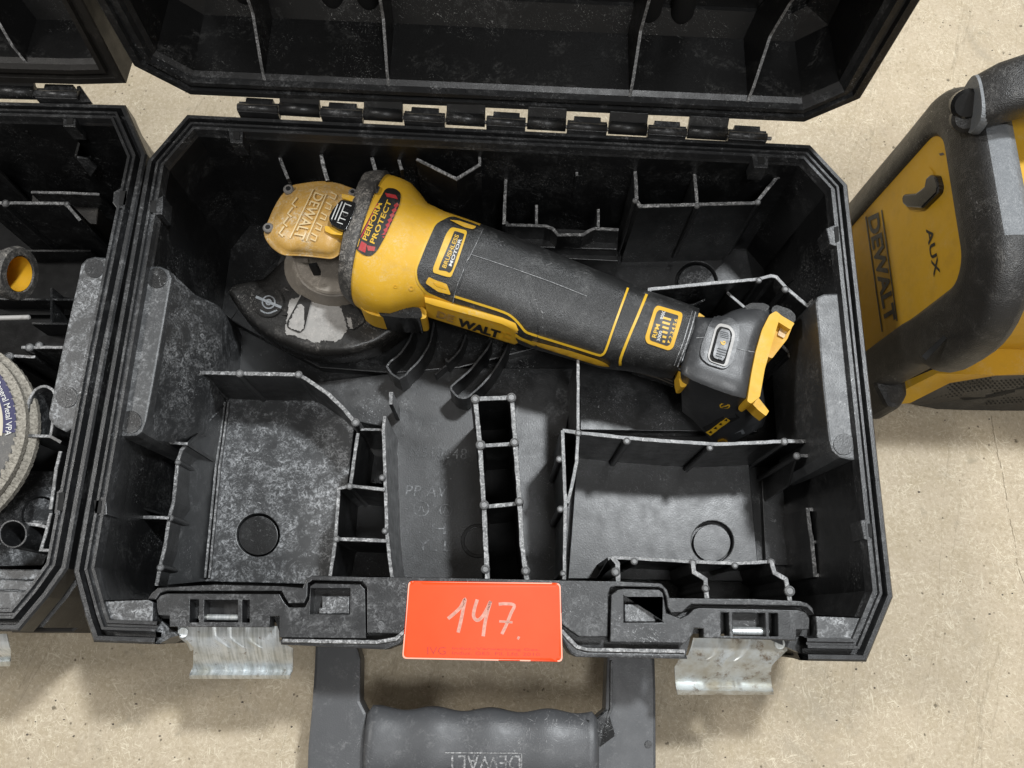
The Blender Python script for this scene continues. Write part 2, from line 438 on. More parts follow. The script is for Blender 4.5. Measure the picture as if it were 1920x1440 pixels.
# floor: ground stone slab, mottled beige with chips, pits and scratches
t = NT('ground_stone_floor')
a = t.noise(7, 6, .6); b = t.noise(380, 6, .72, dist=.5); g = t.noise(1100, 4, .7); m_ = t.noise(55, 6, .7, dist=.4)
c = t.mix(t.ramp(a, .35, .68), (.490, .412, .300), (.415, .348, .252))
c = t.mix(t.ramp(m_, .44, .66, 0, .6), c, (.40, .33, .22))
c = t.mix(t.ramp(b, .54, .63, 0, .6), c, (.32, .265, .18))
c = t.mix(t.ramp(b, .37, .45, .7, 0), c, (.60, .53, .40))
c = t.mix(t.ramp(g, .62, .69, 0, .35), c, (.24, .20, .135))
ls = None
for ro, f in ((.3, 1), (.9, .9), (1.5, .8), (2.2, 1.2), (2.9, .9)):
    v = t.mp((75 * f, 480 * f, 300), (0, 0, ro)); k = t.ramp(t.noise(1, 3, .6, v, 2.6), .615, .66)
    ls = k if ls is None else t.math('MAXIMUM', ls, k)
c = t.mix(t.math('MULTIPLY', ls, t.ramp(t.noise(40, 3, .6), .40, .6, .2, .9)), c, (.66, .59, .45))
pit = None
for sc_, th, ms in ((62, .10, .54), (150, .14, .53)):
    vo = t.n('ShaderNodeTexVoronoi'); t.link(t.co, vo.inputs['Vector']); vo.inputs['Scale'].default_value = sc_; vo.inputs['Randomness'].default_value = 1
    vn = t.math('ADD', vo.outputs['Distance'], t.ramp(t.noise(600, 3, .6), .2, .8, -.07, .07))
    k = t.math('MULTIPLY', t.ramp(vn, th * .6, th, 1, 0), t.ramp(t.noise(30 if sc_ < 100 else 75, 2, .5), ms, ms + .06))
    pit = k if pit is None else t.math('MAXIMUM', pit, k)
c = t.mix(t.math('MULTIPLY', pit, .8), c, (.10, .08, .05))
c = t.mix(t.ramp(t.noise(14, 6, .72, dist=.8), .56, .72, 0, .55), c, (.33, .29, .22))
c = t.mix(t.ramp(t.noise(48, 4, .6, dist=.5), .66, .74, 0, .5), c, (.27, .235, .17))
# a few long hairline cracks
v = t.mp((5, 60, 1), (0, 0, 1.85)); cr = t.ramp(t.math('ABSOLUTE', t.math('SUBTRACT', t.noise(.55, 5, .55, v, .3), .56), 0), .0005, .006, .35, 0)
c = t.mix(cr, c, (.22, .18, .12))
t.bump(t.math('SUBTRACT', t.math('ADD', b, t.math('MULTIPLY', g, .4)), pit), .22, .0012)
M['floor'] = t.out(c, t.ramp(b, .3, .7, .55, .75), 0, .35)

# ------------------------------------------------------------------ floor (setting)
fl = mesh('floor', [(-6, -6, 0), (6, -6, 0), (6, 6, 0), (-6, 6, 0)], [[0, 1, 2, 3]], M['floor']); fl['kind'] = 'structure'

# ------------------------------------------------------------------ tool cases: shared builders
def rim_profile(h):
    return [(.0105, .0), (.0030, .030), (.0022, h - .026), (.0060, h - .024), (.0056, h - .017), (.0, h - .015), (0, h - .0012), (.0010, h), (.0032, h),
            (.0037, h - .008), (.0060, h - .008), (.0064, h + .0008), (.0078, h + .0008), (.0082, h - .0012), (.0094, h - .0012), (.0098, h + .0006), (.0114, h + .0006), (.0120, h - .004), (.0126, h - .006)]
def wall_profile(h):
    return [(.0126, h - .006), (.0128, h - .02), (.0150, h - .05), (.0185, .012)]
def knuckle_row(parent, a, b, cells, zc=H + .002):
    """Hinge: case knuckles with square notches, lid knuckles as barrels between them, one pin."""
    for (u, v, kind) in cells:
        p, q = at(*u, zc), at(*v, zc); d = (q - p); n = Vector((-d.y, d.x, 0)).normalized()
        if n.y < 0: n = -n
        if kind == 'case':
            w = .0062; k = d.length * .16
            e = d.normalized()
            pts = [p - n * .0045, q - n * .0045, q + n * .0030, q - e * k * .1 + n * .0030, q - e * k + n * .0030, q - e * k + n * .0062, p + e * k + n * .0062, p + e * k + n * .0030, p + n * .0030]
            zt, zb = zc + .0022, zc - .006
            vs = [(x.x, x.y, zt) for x in pts] + [(x.x, x.y, zb) for x in pts]; m = len(pts)
            mesh('hinge_knuckle', vs, [list(range(m)), list(range(2 * m - 1, m - 1, -1))] + [[i, (i + 1) % m, m + (i + 1) % m, m + i] for i in range(m)], M['caserim'], parent, bevel=.0004)
            rg = [[c + Vector((0, 0, .0016)) + n * (.0028 * math.cos(t)) + Vector((0, 0, .0028 * math.sin(t))) for t in [2 * math.pi * i / 14 for i in range(14)]] for c in (p - n * .0015, q - n * .0015)]
            loft('hinge_barrel', rg, M['caserim'], parent)
        else:
            rg = [[c + n * (.0042 * math.cos(t) - .0002) + Vector((0, 0, .0012 + .0042 * math.sin(t))) for t in [2 * math.pi * i / 16 for i in range(16)]] for c in (p, q)]
            loft('hinge_knuckle', rg, M['case'], parent)
            plate('hinge_web', [p + n * .002 + Vector((0, 0, .002)), q + n * .002 + Vector((0, 0, .002)), q + n * .0075 + Vector((0, 0, .0075)), p + n * .0075 + Vector((0, 0, .0075))], .003, M['case'], parent)

case = thing('tool_case', 'black open tool case in the middle with a power tool lying in it', 'tool case', (0, .15, 0), 'open black tool cases')
B = case
outer = [(289, 1208), (174, 1204), (160, 1163), (136, 1072), (275, 300), (350, 213), (1520, 270), (1590, 345), (1676, 1119), (1626, 1241), (1516, 1239)]
path = P(outer, H)
prof = rim_profile(H)
mi = [0] * 6 + [1] * 13
ringsweep('case_rim', path, prof, [M['case'], M['caserim']], B, flip=-1, mi=mi[:len(prof) - 1])
ringsweep('inner_wall', path, wall_profile(H), M['case'], B, flip=-1)
# bottom of the case
s = side(path); inn = [p - Vector((q.x, q.y, 0)) * .014 for p, q in zip(path, s)]
prism('case_bottom', [(p.x, p.y) for p in inn], .012, .003, M['case'], B, bevel=0, px=False)
# front outer wall and floor of the latch gaps
fr = P([(289, 1208), (297, 1182), (310, 1166), (512, 1166), (524, 1208), (722, 1218), (772, 1178), (1046, 1180), (1082, 1232), (1286, 1233), (1294, 1200), (1312, 1184), (1494, 1188), (1516, 1239)], H)
ringsweep('front_wall', fr, [(.0, H - .012), (.0022, H - .03), (.006, .03), (.010, 0)], M['case'], B, flip=1)
edge_in = [(184, 1126), (276, 1123), (284, 1112), (296, 1102), (401, 1096), (529, 1099), (567, 1102), (574, 1087), (585, 1079), (685, 1082), (773, 1082), (1040, 1088), (1156, 1090), (1240, 1094), (1251, 1106), (1256, 1121), (1409, 1123), (1500, 1127), (1514, 1131), (1524, 1140), (1527, 1153), (1619, 1157)]
ringsweep('front_inner_wall', P(edge_in, H), [(0, H), (.0004, H - .02), (.004, .012)], M['case'], B, flip=1)
prism('latch_deck', edge_in + [(1602, 1216), (1516, 1232), (1420, 1188), (1296, 1188), (1286, 1228), (1085, 1226), (1050, 1176), (768, 1174), (720, 1210), (530, 1202), (515, 1160), (300, 1160), (289, 1198), (192, 1194)], H - .011, H - .016, M['case'], B, bevel=0)
gapL = [(292, 1172), (292, 1124), (300, 1112), (313, 1108), (528, 1108), (536, 1123), (541, 1131), (570, 1131), (576, 1118), (577, 1094), (585, 1088), (680, 1090), (688, 1101), (688, 1187), (748, 1188), (768, 1166)]
gapR = [(1048, 1166), (1086, 1194), (1139, 1194), (1141, 1114), (1145, 1102), (1155, 1099), (1235, 1101), (1243, 1104), (1249, 1118), (1252, 1138), (1258, 1149), (1280, 1148), (1289, 1139), (1297, 1133), (1500, 1136), (1514, 1139), (1523, 1148), (1526, 1190)]
lip = edge_in[1:-1] + gapR[::-1] + gapL[::-1]
lip = [(276, 1123), (284, 1112)] + edge_in[3:-2] + [(1524, 1140)] + gapR[::-1] + gapL[::-1] + [(284, 1172)]
lip = edge_in[1:-1] + gapR[::-1][1:] + gapL[::-1][:-1]
prism('front_lip', lip, H, H - .009, M['caserim'], B, bevel=.0006)
prism('corner_pad', [(186, 1127), (278, 1124), (287, 1130), (286, 1164), (279, 1173), (205, 1174), (199, 1170)], H - .0015, H - .01, M['casedusty'], B, bevel=.0006)
prism('corner_pad', [(1530, 1155), (1618, 1158), (1605, 1198), (1600, 1203), (1541, 1202), (1532, 1195)], H - .0015, H - .01, M['casedusty'], B, bevel=.0006)
# left latch housing with its three windows
houseL = [(294, 1140), (294, 1126), (300, 1117), (313, 1113), (524, 1114), (532, 1129), (541, 1139), (572, 1139), (580, 1124), (582, 1099), (590, 1094), (675, 1096), (684, 1105), (686, 1197), (524, 1195), (524, 1155), (506, 1156), (505, 1176), (318, 1175), (318, 1155), (297, 1153)]
hl = prism('latch_housing', houseL, H - .0012, H - .012, M['caserim'], B, holes=[[(356, 1124), (373, 1124), (373, 1167), (355, 1167)], [(383, 1125), (446, 1125), (446, 1166), (382, 1166)], [(454, 1125), (468, 1125), (468, 1167), (454, 1167)], [(583, 1103), (657, 1103), (656, 1152), (581, 1151)]], bevel=.0005)
houseR = [(1146, 1115), (1158, 1106), (1170, 1104), (1236, 1106), (1243, 1112), (1250, 1150), (1276, 1160), (1290, 1153), (1300, 1143), (1310, 1140), (1496, 1144), (1512, 1149), (1518, 1160), (1517, 1180), (1512, 1181), (1494, 1181), (1493, 1201), (1319, 1196), (1319, 1179), (1302, 1178), (1300, 1188), (1286, 1206), (1144, 1204)]
hr = prism('latch_housing', houseR, H - .0012, H - .012, M['caserim'], B, holes=[[(1170, 1117), (1245, 1117), (1244, 1167), (1170, 1167)], [(1352, 1149), (1366, 1149), (1368, 1192), (1352, 1192)], [(1374, 1149), (1434, 1150), (1436, 1193), (1375, 1192)], [(1442, 1150), (1458, 1150), (1459, 1193), (1443, 1193)]], bevel=.0005)
prism('latch_block', [(604, 1118), (655, 1118), (655, 1151), (598, 1151), (598, 1140), (604, 1139)], H - .004, H - .012, M['casedusty'], hl, bevel=.0005)
prism('latch_block', [(1171, 1133), (1220, 1133), (1229, 1163), (1229, 1166), (1171, 1166)], H - .004, H - .012, M['casedusty'], hr, bevel=.0005)
cyl('latch_pin', at(374, 1157, H - .007), at(450, 1158, H - .007), .0016, M['zinc'], hl)
cyl('latch_pin', at(1370, 1183, H - .007), at(1440, 1184, H - .007), .0022, M['zinc'], hr)
# front outer rim strips with their groove
for pts in ([(524, 1199), (700, 1201), (738, 1196), (762, 1174), (771, 1180), (750, 1207), (722, 1218), (526, 1209)],
            [(1047, 1172), (1056, 1182), (1086, 1216), (1100, 1221), (1286, 1224), (1290, 1236), (1082, 1232), (1070, 1226), (1043, 1184)],):
    prism('front_rim', pts, H - .0022, H - .026, M['caserim'], B, bevel=.0012)
    c = [(x * .985 + sum(p[0] for p in pts) / len(pts) * .015, y - 4.5) for x, y in pts]
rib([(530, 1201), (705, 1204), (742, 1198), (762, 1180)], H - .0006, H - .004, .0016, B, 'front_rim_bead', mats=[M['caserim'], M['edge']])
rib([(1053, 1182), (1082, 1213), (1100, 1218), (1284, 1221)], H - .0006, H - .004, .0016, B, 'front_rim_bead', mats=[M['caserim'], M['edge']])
prism('front_rim', [(289, 1192), (289, 1207), (300, 1207), (320, 1196), (336, 1192), (318, 1178), (296, 1156), (288, 1170)], H - .008, H - .03, M['casedusty'], B, bevel=.001)

# shelves along the two sides
shL = [(274, 499), (300, 499), (316, 506), (322, 521), (288, 716), (274, 790), (266, 810), (256, 817), (217, 819)]
prism('side_ledge', shL, H - .004, .02, M['ledge'], B, bevel=.0012)
shR = [(1580, 549), (1545, 551), (1533, 556), (1529, 566), (1534, 619), (1543, 725), (1554, 824), (1560, 845), (1575, 858), (1592, 862), (1612, 863)]
prism('side_ledge', shR, H - .004, H - .09, M['ledge'], B, bevel=.0012)
for (x, y, r) in ((294, 521, 19), (244, 791, 21), (1583, 833, 20)):
    prism('gate_mark', circ(x, y, r), H - .0034, H - .005, M['case'], B, bevel=.0003)
# bulged wheel-arch wall under the left ledge
top = P([(316, 506), (322, 521), (305, 616), (288, 716), (274, 790), (262, 814)], H - .006)
mid = P([(366, 553), (370, 562), (352, 640), (330, 720), (312, 800), (298, 826)], .098)
m2 = P([(408, 572), (414, 580), (412, 650), (395, 705), (372, 800), (340, 832)], .075)
low = P([(424, 590), (434, 612), (430, 690), (420, 752), (395, 830), (356, 850)], .030)
low2 = [Vector((p.x + .002, p.y, .012)) for p in low]
loft('wheel_arch', [top, mid, m2, low, low2], M['casedusty'], B, smooth=35, caps=False, closed=False)

# floors of the compartments
padL, padR, padB = circ(484, 1003, 41), circ(1336, 1016, 40), circ(1306, 530, 40)
prism('pad_floor', [(424, 700), (620, 740), (664, 800), (652, 905), (628, 1010), (616, 1096), (384, 1090)], .026, .012, M['casedusty'], B, holes=[padL], bevel=.0005)
prism('pad', circ(484, 1004, 37), .0225, .013, M['case'], B, bevel=.0006)
prism('pad_floor', [(1085, 815), (1400, 820), (1424, 1090), (1065, 1085)], .020, .012, M['casemid'], B, holes=[padR], bevel=.0005)
prism('pad', circ(1335, 1018, 35), .0155, .0125, M['casemid'], B, bevel=.0006)
prism('pad_floor', [(1428, 900), (1500, 905), (1500, 1060), (1436, 1060)], .017, .012, M['casemid'], B, bevel=.0005)
prism('pad_floor', [(1060, 470), (1400, 470), (1440, 640), (1420, 810), (1088, 806), (1086, 640)], .020, .012, M['casemid'], B, holes=[padB], bevel=.0005)
prism('pad', circ(1306, 532, 35), .0155, .0125, M['casedusty'], B, bevel=.0006)
mf = prism('middle_floor', [(560, 720), (735, 700), (860, 690), (1084, 690), (1058, 820), (1054, 1090), (735, 1084), (722, 900), (719, 800), (670, 790)], .019, .012, M['casemid'], B, bevel=.0005)
prism('cradle_floor', [(430, 600), (600, 690), (735, 700), (860, 690), (1060, 640), (900, 480), (520, 480)], .021, .012, M['case'], B, bevel=.001)
prism('pad_ring', circ(896, 1014, 32), .0198, .012, M['case'], B, holes=[circ(896, 1014, 25)], bevel=.0004)
# plateau beside the left pad floor
pl_ = [(350, 833), (340, 843), (333, 862), (325, 940), (317, 970), (308, 1029), (299, 1064), (293, 1098)]
pr_ = [(424, 756), (420, 790), (416, 820), (404, 890), (400, 930), (393, 1000), (388, 1045), (384, 1090)]
loft('sloped_wall', [[at(a[0], a[1], .076) for a in pl_], [at(a[0] * .5 + b[0] * .5, a[1] * .5 + b[1] * .5, .052) for a, b in zip(pl_, pr_)], [at(b[0], b[1], .027) for b in pr_], [at(b[0], b[1], .012) for b in pr_]], M['ledge'], B, smooth=40, caps=False, closed=False)
plate('sloped_wall_back', [at(350, 833, .076), at(424, 756, .027), at(424, 756, .012), at(362, 815, .012)], .0012, M['casedusty'], B)
rib([(421, 754), (404, 880), (384, 1083)], .030, .02, .0012, B, 'floor_bead')
rib([(428, 754), (411, 880), (392, 1083)], .028, .02, .0012, B, 'floor_bead')
rib(pl_, .079, .012, .0018, B)
rib([(318, 830), (352, 832)], .082, .012, .0016, B)
for x, y in ((332, 866), (317, 971), (299, 1064)): boss(x, y, .0805, .012, .0020, B)
rib([(232, 968), (252, 969), (317, 971)], .082, .012, .0016, B); boss(252, 969, .0835, .012, .0020, B)
plate('gusset', [at(199, 931, .108), at(303, 964, .070), at(303, 964, .02), at(240, 950, .02)], .0014, M['case'], B)

# left compartment walls
rib([(331, 696), (371, 698), (448, 700), (559, 702), (575, 711), (616, 739), (645, 767), (666, 793)], .082, .012, .0022, B)
for x, y, r in ((371, 698, .0022), (448, 699, .0026), (559, 701, .0026), (666, 791, .0028)): boss(x, y, .0838, .012, r, B)
rib([(671, 812), (657, 908)], .084, .012, .0018, B)
rib([(722, 918), (657, 911), (635, 916), (629, 1010), (619, 1080)], .086, .012, .0018, B)
rib([(629, 1010), (725, 1014)], .085, .012, .0018, B)
rib([(676, 805), (720, 806)], .072, .012, .0014, B)
rib([(721, 780), (719, 807), (722, 893), (725, 994), (730, 1045), (735, 1083)], .084, .012, .0018, B)
for x, y in ((655, 911), (630, 1010), (716, 895), (721, 995)): boss(x, y, .0875, .012, .0021, B)
rib([(733, 735), (733, 758)], .060, .012, .0022, B)
for (zt, q) in ((.03, [(690, 880), (720, 880), (722, 915), (664, 915)]), (.03, [(664, 980), (722, 980), (724, 1012), (640, 1012)])):
    pass

# centre tower of three cells
tw = [(891, 748), (900, 833), (907, 946), (912, 1044), (914, 1086)]; te = [(960, 745), (966, 828), (974, 939), (979, 1024), (988, 1088)]
rib(tw, .094, .012, .0024, B, rough=1.4); rib(te, .094, .012, .0024, B, rough=1.4)
rib([(891, 748), (960, 745)], .094, .012, .0024, B, rough=1.4)
rib([(901, 836), (966, 832)], .090, .012, .0020, B); rib([(908, 950), (974, 944)], .090, .012, .0020, B)
for x, y in ((891, 747), (959, 744), (901, 833), (965, 828), (908, 946), (974, 939)): boss(x, y, .0965, .012, .0029, B)
for x, y in ((910, 1067), (986, 1070)): boss(x, y, .0955, .012, .0028, B)
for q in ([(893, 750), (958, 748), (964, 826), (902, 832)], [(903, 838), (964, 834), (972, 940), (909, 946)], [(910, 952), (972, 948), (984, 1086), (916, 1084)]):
    prism('cell_floor', q, .020, .0192, M['void'], B, bevel=0)  # black sheets standing in for the deep shade of the cells
for q in ([(674, 812), (718, 812), (720, 906), (662, 906)], [(640, 920), (722, 920), (724, 1010), (634, 1008)], [(632, 1016), (724, 1016), (730, 1080), (624, 1080)]):
    prism('cell_floor', q, .021, .0202, M['case'], B, bevel=0)

# right compartment walls
rib([(1055, 807), (1084, 811), (1176, 821), (1250, 827), (1315, 831), (1345, 833), (1419, 830), (1471, 827), (1520, 827)], .086, .012, .0020, B)
for x, y in ((1085, 811), (1176, 826), (1332, 839), (1472, 827)): boss(x, y, .0875, .012, .0023, B)
rib([(1055, 807), (1057, 870), (1060, 940), (1059, 1020), (1058, 1086)], .088, .012, .0018, B)
rib([(1084, 811), (1081, 867), (1073, 908), (1064, 943)], .086, .012, .0018, B)
for x, y in ((1049, 860), (1051, 954), (1056, 1075)): boss(x, y, .0885, .012, .0021, B)
rib([(1084, 670), (1084, 740), (1084, 811)], .080, .012, .0016, B)
rib([(1140, 1048), (1148, 1045), (1190, 1047), (1298, 1053), (1381, 1056), (1449, 1053)], .074, .012, .0018, B)
for x, y in ((1190, 1052), (1300, 1055), (1379, 1060), (1447, 1054)): boss(x, y, .0758, .012, .0022, B)
plate('gusset', [at(1140, 1048, .074), at(1152, 1050, .074), at(1150, 1075, .020), at(1115, 1090, .020)], .0016, M['case'], B)
rib([(1148, 1045), (1158, 1056), (1159, 1092)], .082, .012, .0024, B); boss(1155, 1072, .0835, .012, .0027, B)
rib([(1299, 1056), (1302, 1073), (1323, 1086), (1326, 1126)], .082, .012, .0024, B); boss(1324, 1103, .0835, .012, .0024, B)
rib([(1447, 1055), (1453, 1074), (1474, 1086), (1482, 1130)], .082, .012, .0024, B); boss(1482, 1108, .0835, .012, .0031, B)
rib([(1496, 854), (1540, 855)], .086, .012, .0018, B); boss(1496, 854, .0875, .012, .0024, B)
plate('gusset', [at(1494, 856, .086), at(1478, 912, .070), at(1436, 940, .018), at(1434, 900, .018)], .0014, M['case'], B)
rib([(1540, 954), (1515, 955), (1518, 985), (1523, 1016), (1529, 1078), (1566, 1080)], .062, .012, .0020, B); rib([(1523, 1016), (1548, 1016)], .062, .012, .0016, B)
boss(1532, 955, .0632, .012, .0020, B); boss(1545, 1080, .0632, .012, .0020, B)

# back right walls
rib([(1218, 542), (1260, 538), (1322, 532), (1422, 523), (1446, 517), (1456, 519), (1475, 540), (1514, 573), (1533, 556)], .088, .012, .0020, B)
for x, y in ((1424, 524), (1474, 541)): boss(x, y, .0895, .012, .0023, B)
rib([(1218, 540), (1218, 552)], .090, .06, .0022, B)
rib([(1364, 548), (1396, 576)], .074, .012, .0016, B)
rib([(1463, 644), (1484, 665), (1500, 681)], .070, .012, .0018, B); boss(1484, 665, .0715, .012, .0020, B)
plate('gusset', [at(1254, 577, .078), at(1300, 573, .085), at(1322, 562, .086), at(1322, 560, .03), at(1240, 580, .03)], .0016, M['case'], B)
# pockets under the back wall
rib([(1191, 317), (1193, 350), (1194, 375), (1200, 386), (1300, 383), (1418, 380), (1464, 323)], .104, .030, .0020, B)
rib([(1302, 319), (1305, 350), (1308, 384)], .104, .030, .0018, B)
for x, y in ((1192, 374), (1308, 384), (1422, 377), (1460, 328)): boss(x, y, .1055, .030, .0020, B)
plate('gusset', [at(1464, 323, .104), at(1458, 332, .1), at(1394, 436, .03), at(1404, 430, .02)], .0016, M['case'], B)
plate('gusset', [at(1545, 480, .105), at(1540, 490, .1), at(1440, 560, .02), at(1450, 540, .02)], .0014, M['case'], B)
rib([(746, 285), (749, 304), (753, 318)], .104, .02, .0018, B); rib([(1080, 290), (1082, 330)], .10, .02, .0016, B); rib([(520, 282), (530, 310), (540, 335)], .10, .02, .0018, B)
prism('pocket_front', [(1196, 387), (1418, 383), (1414, 388), (1199, 392)], .100, .020, M['case'], B, bevel=.0004)
rib([(950, 309), (947, 365), (945, 420)], .088, .012, .0018, B)
rib([(945, 421), (1022, 423), (1036, 428), (1047, 440), (1093, 440), (1103, 433), (1114, 428), (1160, 430)], .074, .012, .0018, B)
rib([(1006, 384), (1006, 421)], .074, .012, .0016, B); rib([(1122, 392), (1122, 428)], .074, .012, .0016, B)
prism('pocket_step', [(945, 424), (1160, 433), (1158, 468), (945, 462)], .056, .012, M['case'], B, bevel=.0006)
prism('pocket_step', [(960, 452), (1158, 470), (1160, 490), (1000, 482)], .046, .012, M['case'], B, bevel=.0006)
boss(948, 418, .0758, .012, .0022, B)
rib([(781, 298), (820, 317), (856, 335), (900, 308)], .112, .020, .0018, B)
rib([(900, 308), (897, 262)], .112, .02, .0016, B)
rib([(602, 290), (607, 313), (614, 338)], .106, .020, .0022, B); rib([(697, 295), (702, 312), (707, 331)], .106, .020, .0022, B)
plate('gusset', [at(300, 322, .118), at(312, 318, .118), at(400, 520, .014), at(385, 525, .014)], .0016, M['case'], B)
# notches in the inner rim, each with its pilaster down the wall
def notch(pts, hole, z=H):
    prism('rim_notch', pts, z + .0003, z - .014, M['caserim'], B, bevel=.0005)
    prism('notch_hole', hole, z + .0008, z - .002, M['void'], B, bevel=0)
notch([(428, 243), (456, 246), (455, 268), (432, 268)], [(437, 246), (449, 247), (449, 261), (438, 261)])
notch([(1410, 292), (1441, 294), (1440, 315), (1414, 314)], [(1421, 293), (1433, 294), (1433, 307), (1422, 307)])
notch([(1549, 428), (1566, 421), (1571, 462), (1556, 458)], [(1564, 426), (1572, 424), (1574, 452), (1567, 455)])
notch([(1613, 976), (1628, 972), (1632, 1016), (1620, 1010)], [(1627, 982), (1634, 981), (1636, 1008), (1629, 1006)])
notch([(188, 930), (199, 932), (201, 965), (184, 968)], [(176, 938), (190, 938), (189, 962), (178, 962)])
notch([(292, 374), (306, 366), (304, 402), (288, 402)], [(282, 376), (293, 376), (292, 398), (282, 398)])
def pil(x, y, w, d=.006, zt=H - .012, dirv=(0, -1)):
    p = at(x, y, zt); q = Vector((dirv[0], dirv[1], 0)); s_ = Vector((-q.y, q.x, 0)) * w
    pts = [p + s_, p - s_, p - s_ * .8 + q * d, p + s_ * .8 + q * d]
    vs = [(v.x, v.y, zt) for v in pts] + [(v.x, v.y, .012) for v in pts]
    mesh('pilaster', vs, [[0, 1, 2, 3], [7, 6, 5, 4], [0, 4, 5, 1], [1, 5, 6, 2], [2, 6, 7, 3], [3, 7, 4, 0]], M['case'], B, bevel=.0008)
pil(446, 252, .0038); pil(1428, 298, .0038); pil(296, 386, .005, dirv=(1, 0)); pil(196, 950, .005, dirv=(1, 0)); pil(1563, 445, .005, dirv=(-1, 0)); pil(1626, 995, .005, dirv=(-1, 0))
pil(560, 262, .0012, .004); pil(1000, 270, .0012, .004); pil(1180, 282, .0012, .004)

# slots for spare discs (thin curved walls)
slotA = [(775, 614), (770, 632), (760, 650), (745, 668), (725, 687), (749, 710), (770, 692), (786, 676), (798, 658), (807, 640), (814, 603)]
slotB = [(874, 627), (868, 643), (861, 658), (841, 678), (836, 672)]
slotC = [(921, 640), (912, 656), (900, 671), (885, 690), (869, 705), (846, 725), (850, 735), (859, 744), (874, 746), (885, 738), (905, 720), (926, 695), (941, 670), (952, 648), (956, 630)]
for sl, z in ((slotA, .046), (slotB, .040), (slotC, .046)): rib(smooth_line(sl, 2), z, .015, .0012, B, 'disc_slot', rough=.5, mats=[M['case'], M['caserim']])
slotD = [(841, 682), (830, 690), (816, 702)]
rib(slotD, .03, .015, .0012, B, 'disc_slot', rough=.5, mats=[M['case'], M['caserim']])

# moulded lettering on the middle floor
mb = bvh_of([mf])
def mould(body, bl, br, tl, bold=0, name='moulded_lettering', lift=.0005, mat='casedusty', bv=None, par=None, space=1.0):
    v, f = text2(body, bold, 0, space); return decal(name, quadmap(v, bl, br, tl), f, bv or mb, lift, M[mat], par or B, step=0, smooth=False)
mould('N510048', (769, 856), (874, 862), (771, 836), space=1.15)
mould('PP AV', (760, 930), (836, 932), (763, 910), space=1.1)
mould('. H', (785, 1000), (836, 1002), (786, 980)); mould('YL L', (783, 1032), (845, 1034), (785, 1012))
for cx, cy, r in ((790, 954, 15), (836, 957, 12)):
    v, f = fill([circ(cx, cy, r), circ(cx, cy, r - 2)]); decal('moulded_dial', v, f, mb, .0005, M['casedusty'], B, step=0, smooth=False)
    v, f = stroke([(cx - 5, cy + 6), (cx, cy - 8), (cx + 5, cy + 6)], 2); decal('moulded_dial', v, f, mb, .0005, M['casedusty'], B, step=0, smooth=False)

# hinge
cells = []
edgex = [447, 525, 602, 682, 757, 836, 911, 987, 1062, 1139, 1213, 1287, 1363, 1437]
yl = lambda x: 201 + (x - 447) * (257 - 201) / 990
for i, (a, b) in enumerate(zip(edgex, edgex[1:])):
    cells.append(((a + 1.5, yl(a)), (b - 1.5, yl(b)), 'case' if i % 2 == 0 else 'lid'))
knuckle_row(B, None, None, cells)
cyl('hinge_pin', at(446, 203, H + .003), at(1446, 260, H + .003), .0012, M['screw'], B)

# latches of sheet metal hanging out over the front
def sheet(name, rows, mat, parent, t=.0011):
    """A folded sheet: rows of surveyed points (px, py, z), thickness t downwards."""
    g = [[at(*p) for p in r] for r in rows]; n = len(g[0]); vs = [v for r in g for v in r]; k = len(vs)
    vs += [v - Vector((0, .3, 1)).normalized() * t for v in vs]; fs = []
    m = len(g)
    for i in range(m - 1):
        for j in range(n - 1):
            a = i * n + j; fs.append([a, a + 1, a + n + 1, a + n]); fs.append([k + a, k + a + n, k + a + n + 1, k + a + 1])
    bd = [i for i in range(n)] + [r * n + n - 1 for r in range(1, m)] + [(m - 1) * n + j for j in range(n - 2, -1, -1)] + [r * n for r in range(m - 2, 0, -1)]
    for a, b in zip(bd, bd[1:] + bd[:1]): fs.append([a, b, k + b, k + a])
    return mesh(name, vs, fs, mat, parent, 40)
def latch(L, Rr, ridges, mat, dz=0):
    """L / Rr: left and right outline points from the pin outwards with heights."""
    rows = []
    for (l, r) in zip(L, Rr):
        row = []
        for k in range(41):
            u = k / 40; x = l[0] + (r[0] - l[0]) * u; y = l[1] + (r[1] - l[1]) * u; z = l[2] + (r[2] - l[2]) * u
            for c, w, h in ridges:
                q = abs(u - c - .05 * (len(rows) / len(L))) / w
                if q < 1: z += h * (1 - q * q)
            row.append((x, y, z))
        rows.append(row)
    return sheet('latch', rows, mat, B)
lt = latch([(334, 1172, .1125), (333, 1192, .111), (352, 1202, .109), (363, 1214, .106), (362, 1235, .099), (362, 1250, .092), (358, 1258, .089), (356, 1262, .0905), (355, 1266, .093), (355, 1272, .0905)],
           [(523, 1174, .1125), (523, 1190, .111), (524, 1203, .109), (549, 1215, .106), (549, 1235, .099), (549, 1250, .092), (548, 1258, .089), (545, 1262, .0905), (544, 1266, .093), (543, 1272, .0905)],
           [(.33, .03, .0007), (.48, .035, .0008), (.66, .03, .0007)], M['zinc'])
plate('latch_ear', [at(333, 1180, .1105), at(350, 1184, .109), at(366, 1216, .104), at(358, 1221, .100), at(350, 1206, .104), at(334, 1194, .108)], .0012, M['zinc'], lt)
cyl('latch_rivet', at(343, 1186, .110), at(343, 1186, .1135), .0026, M['zinc'], lt)
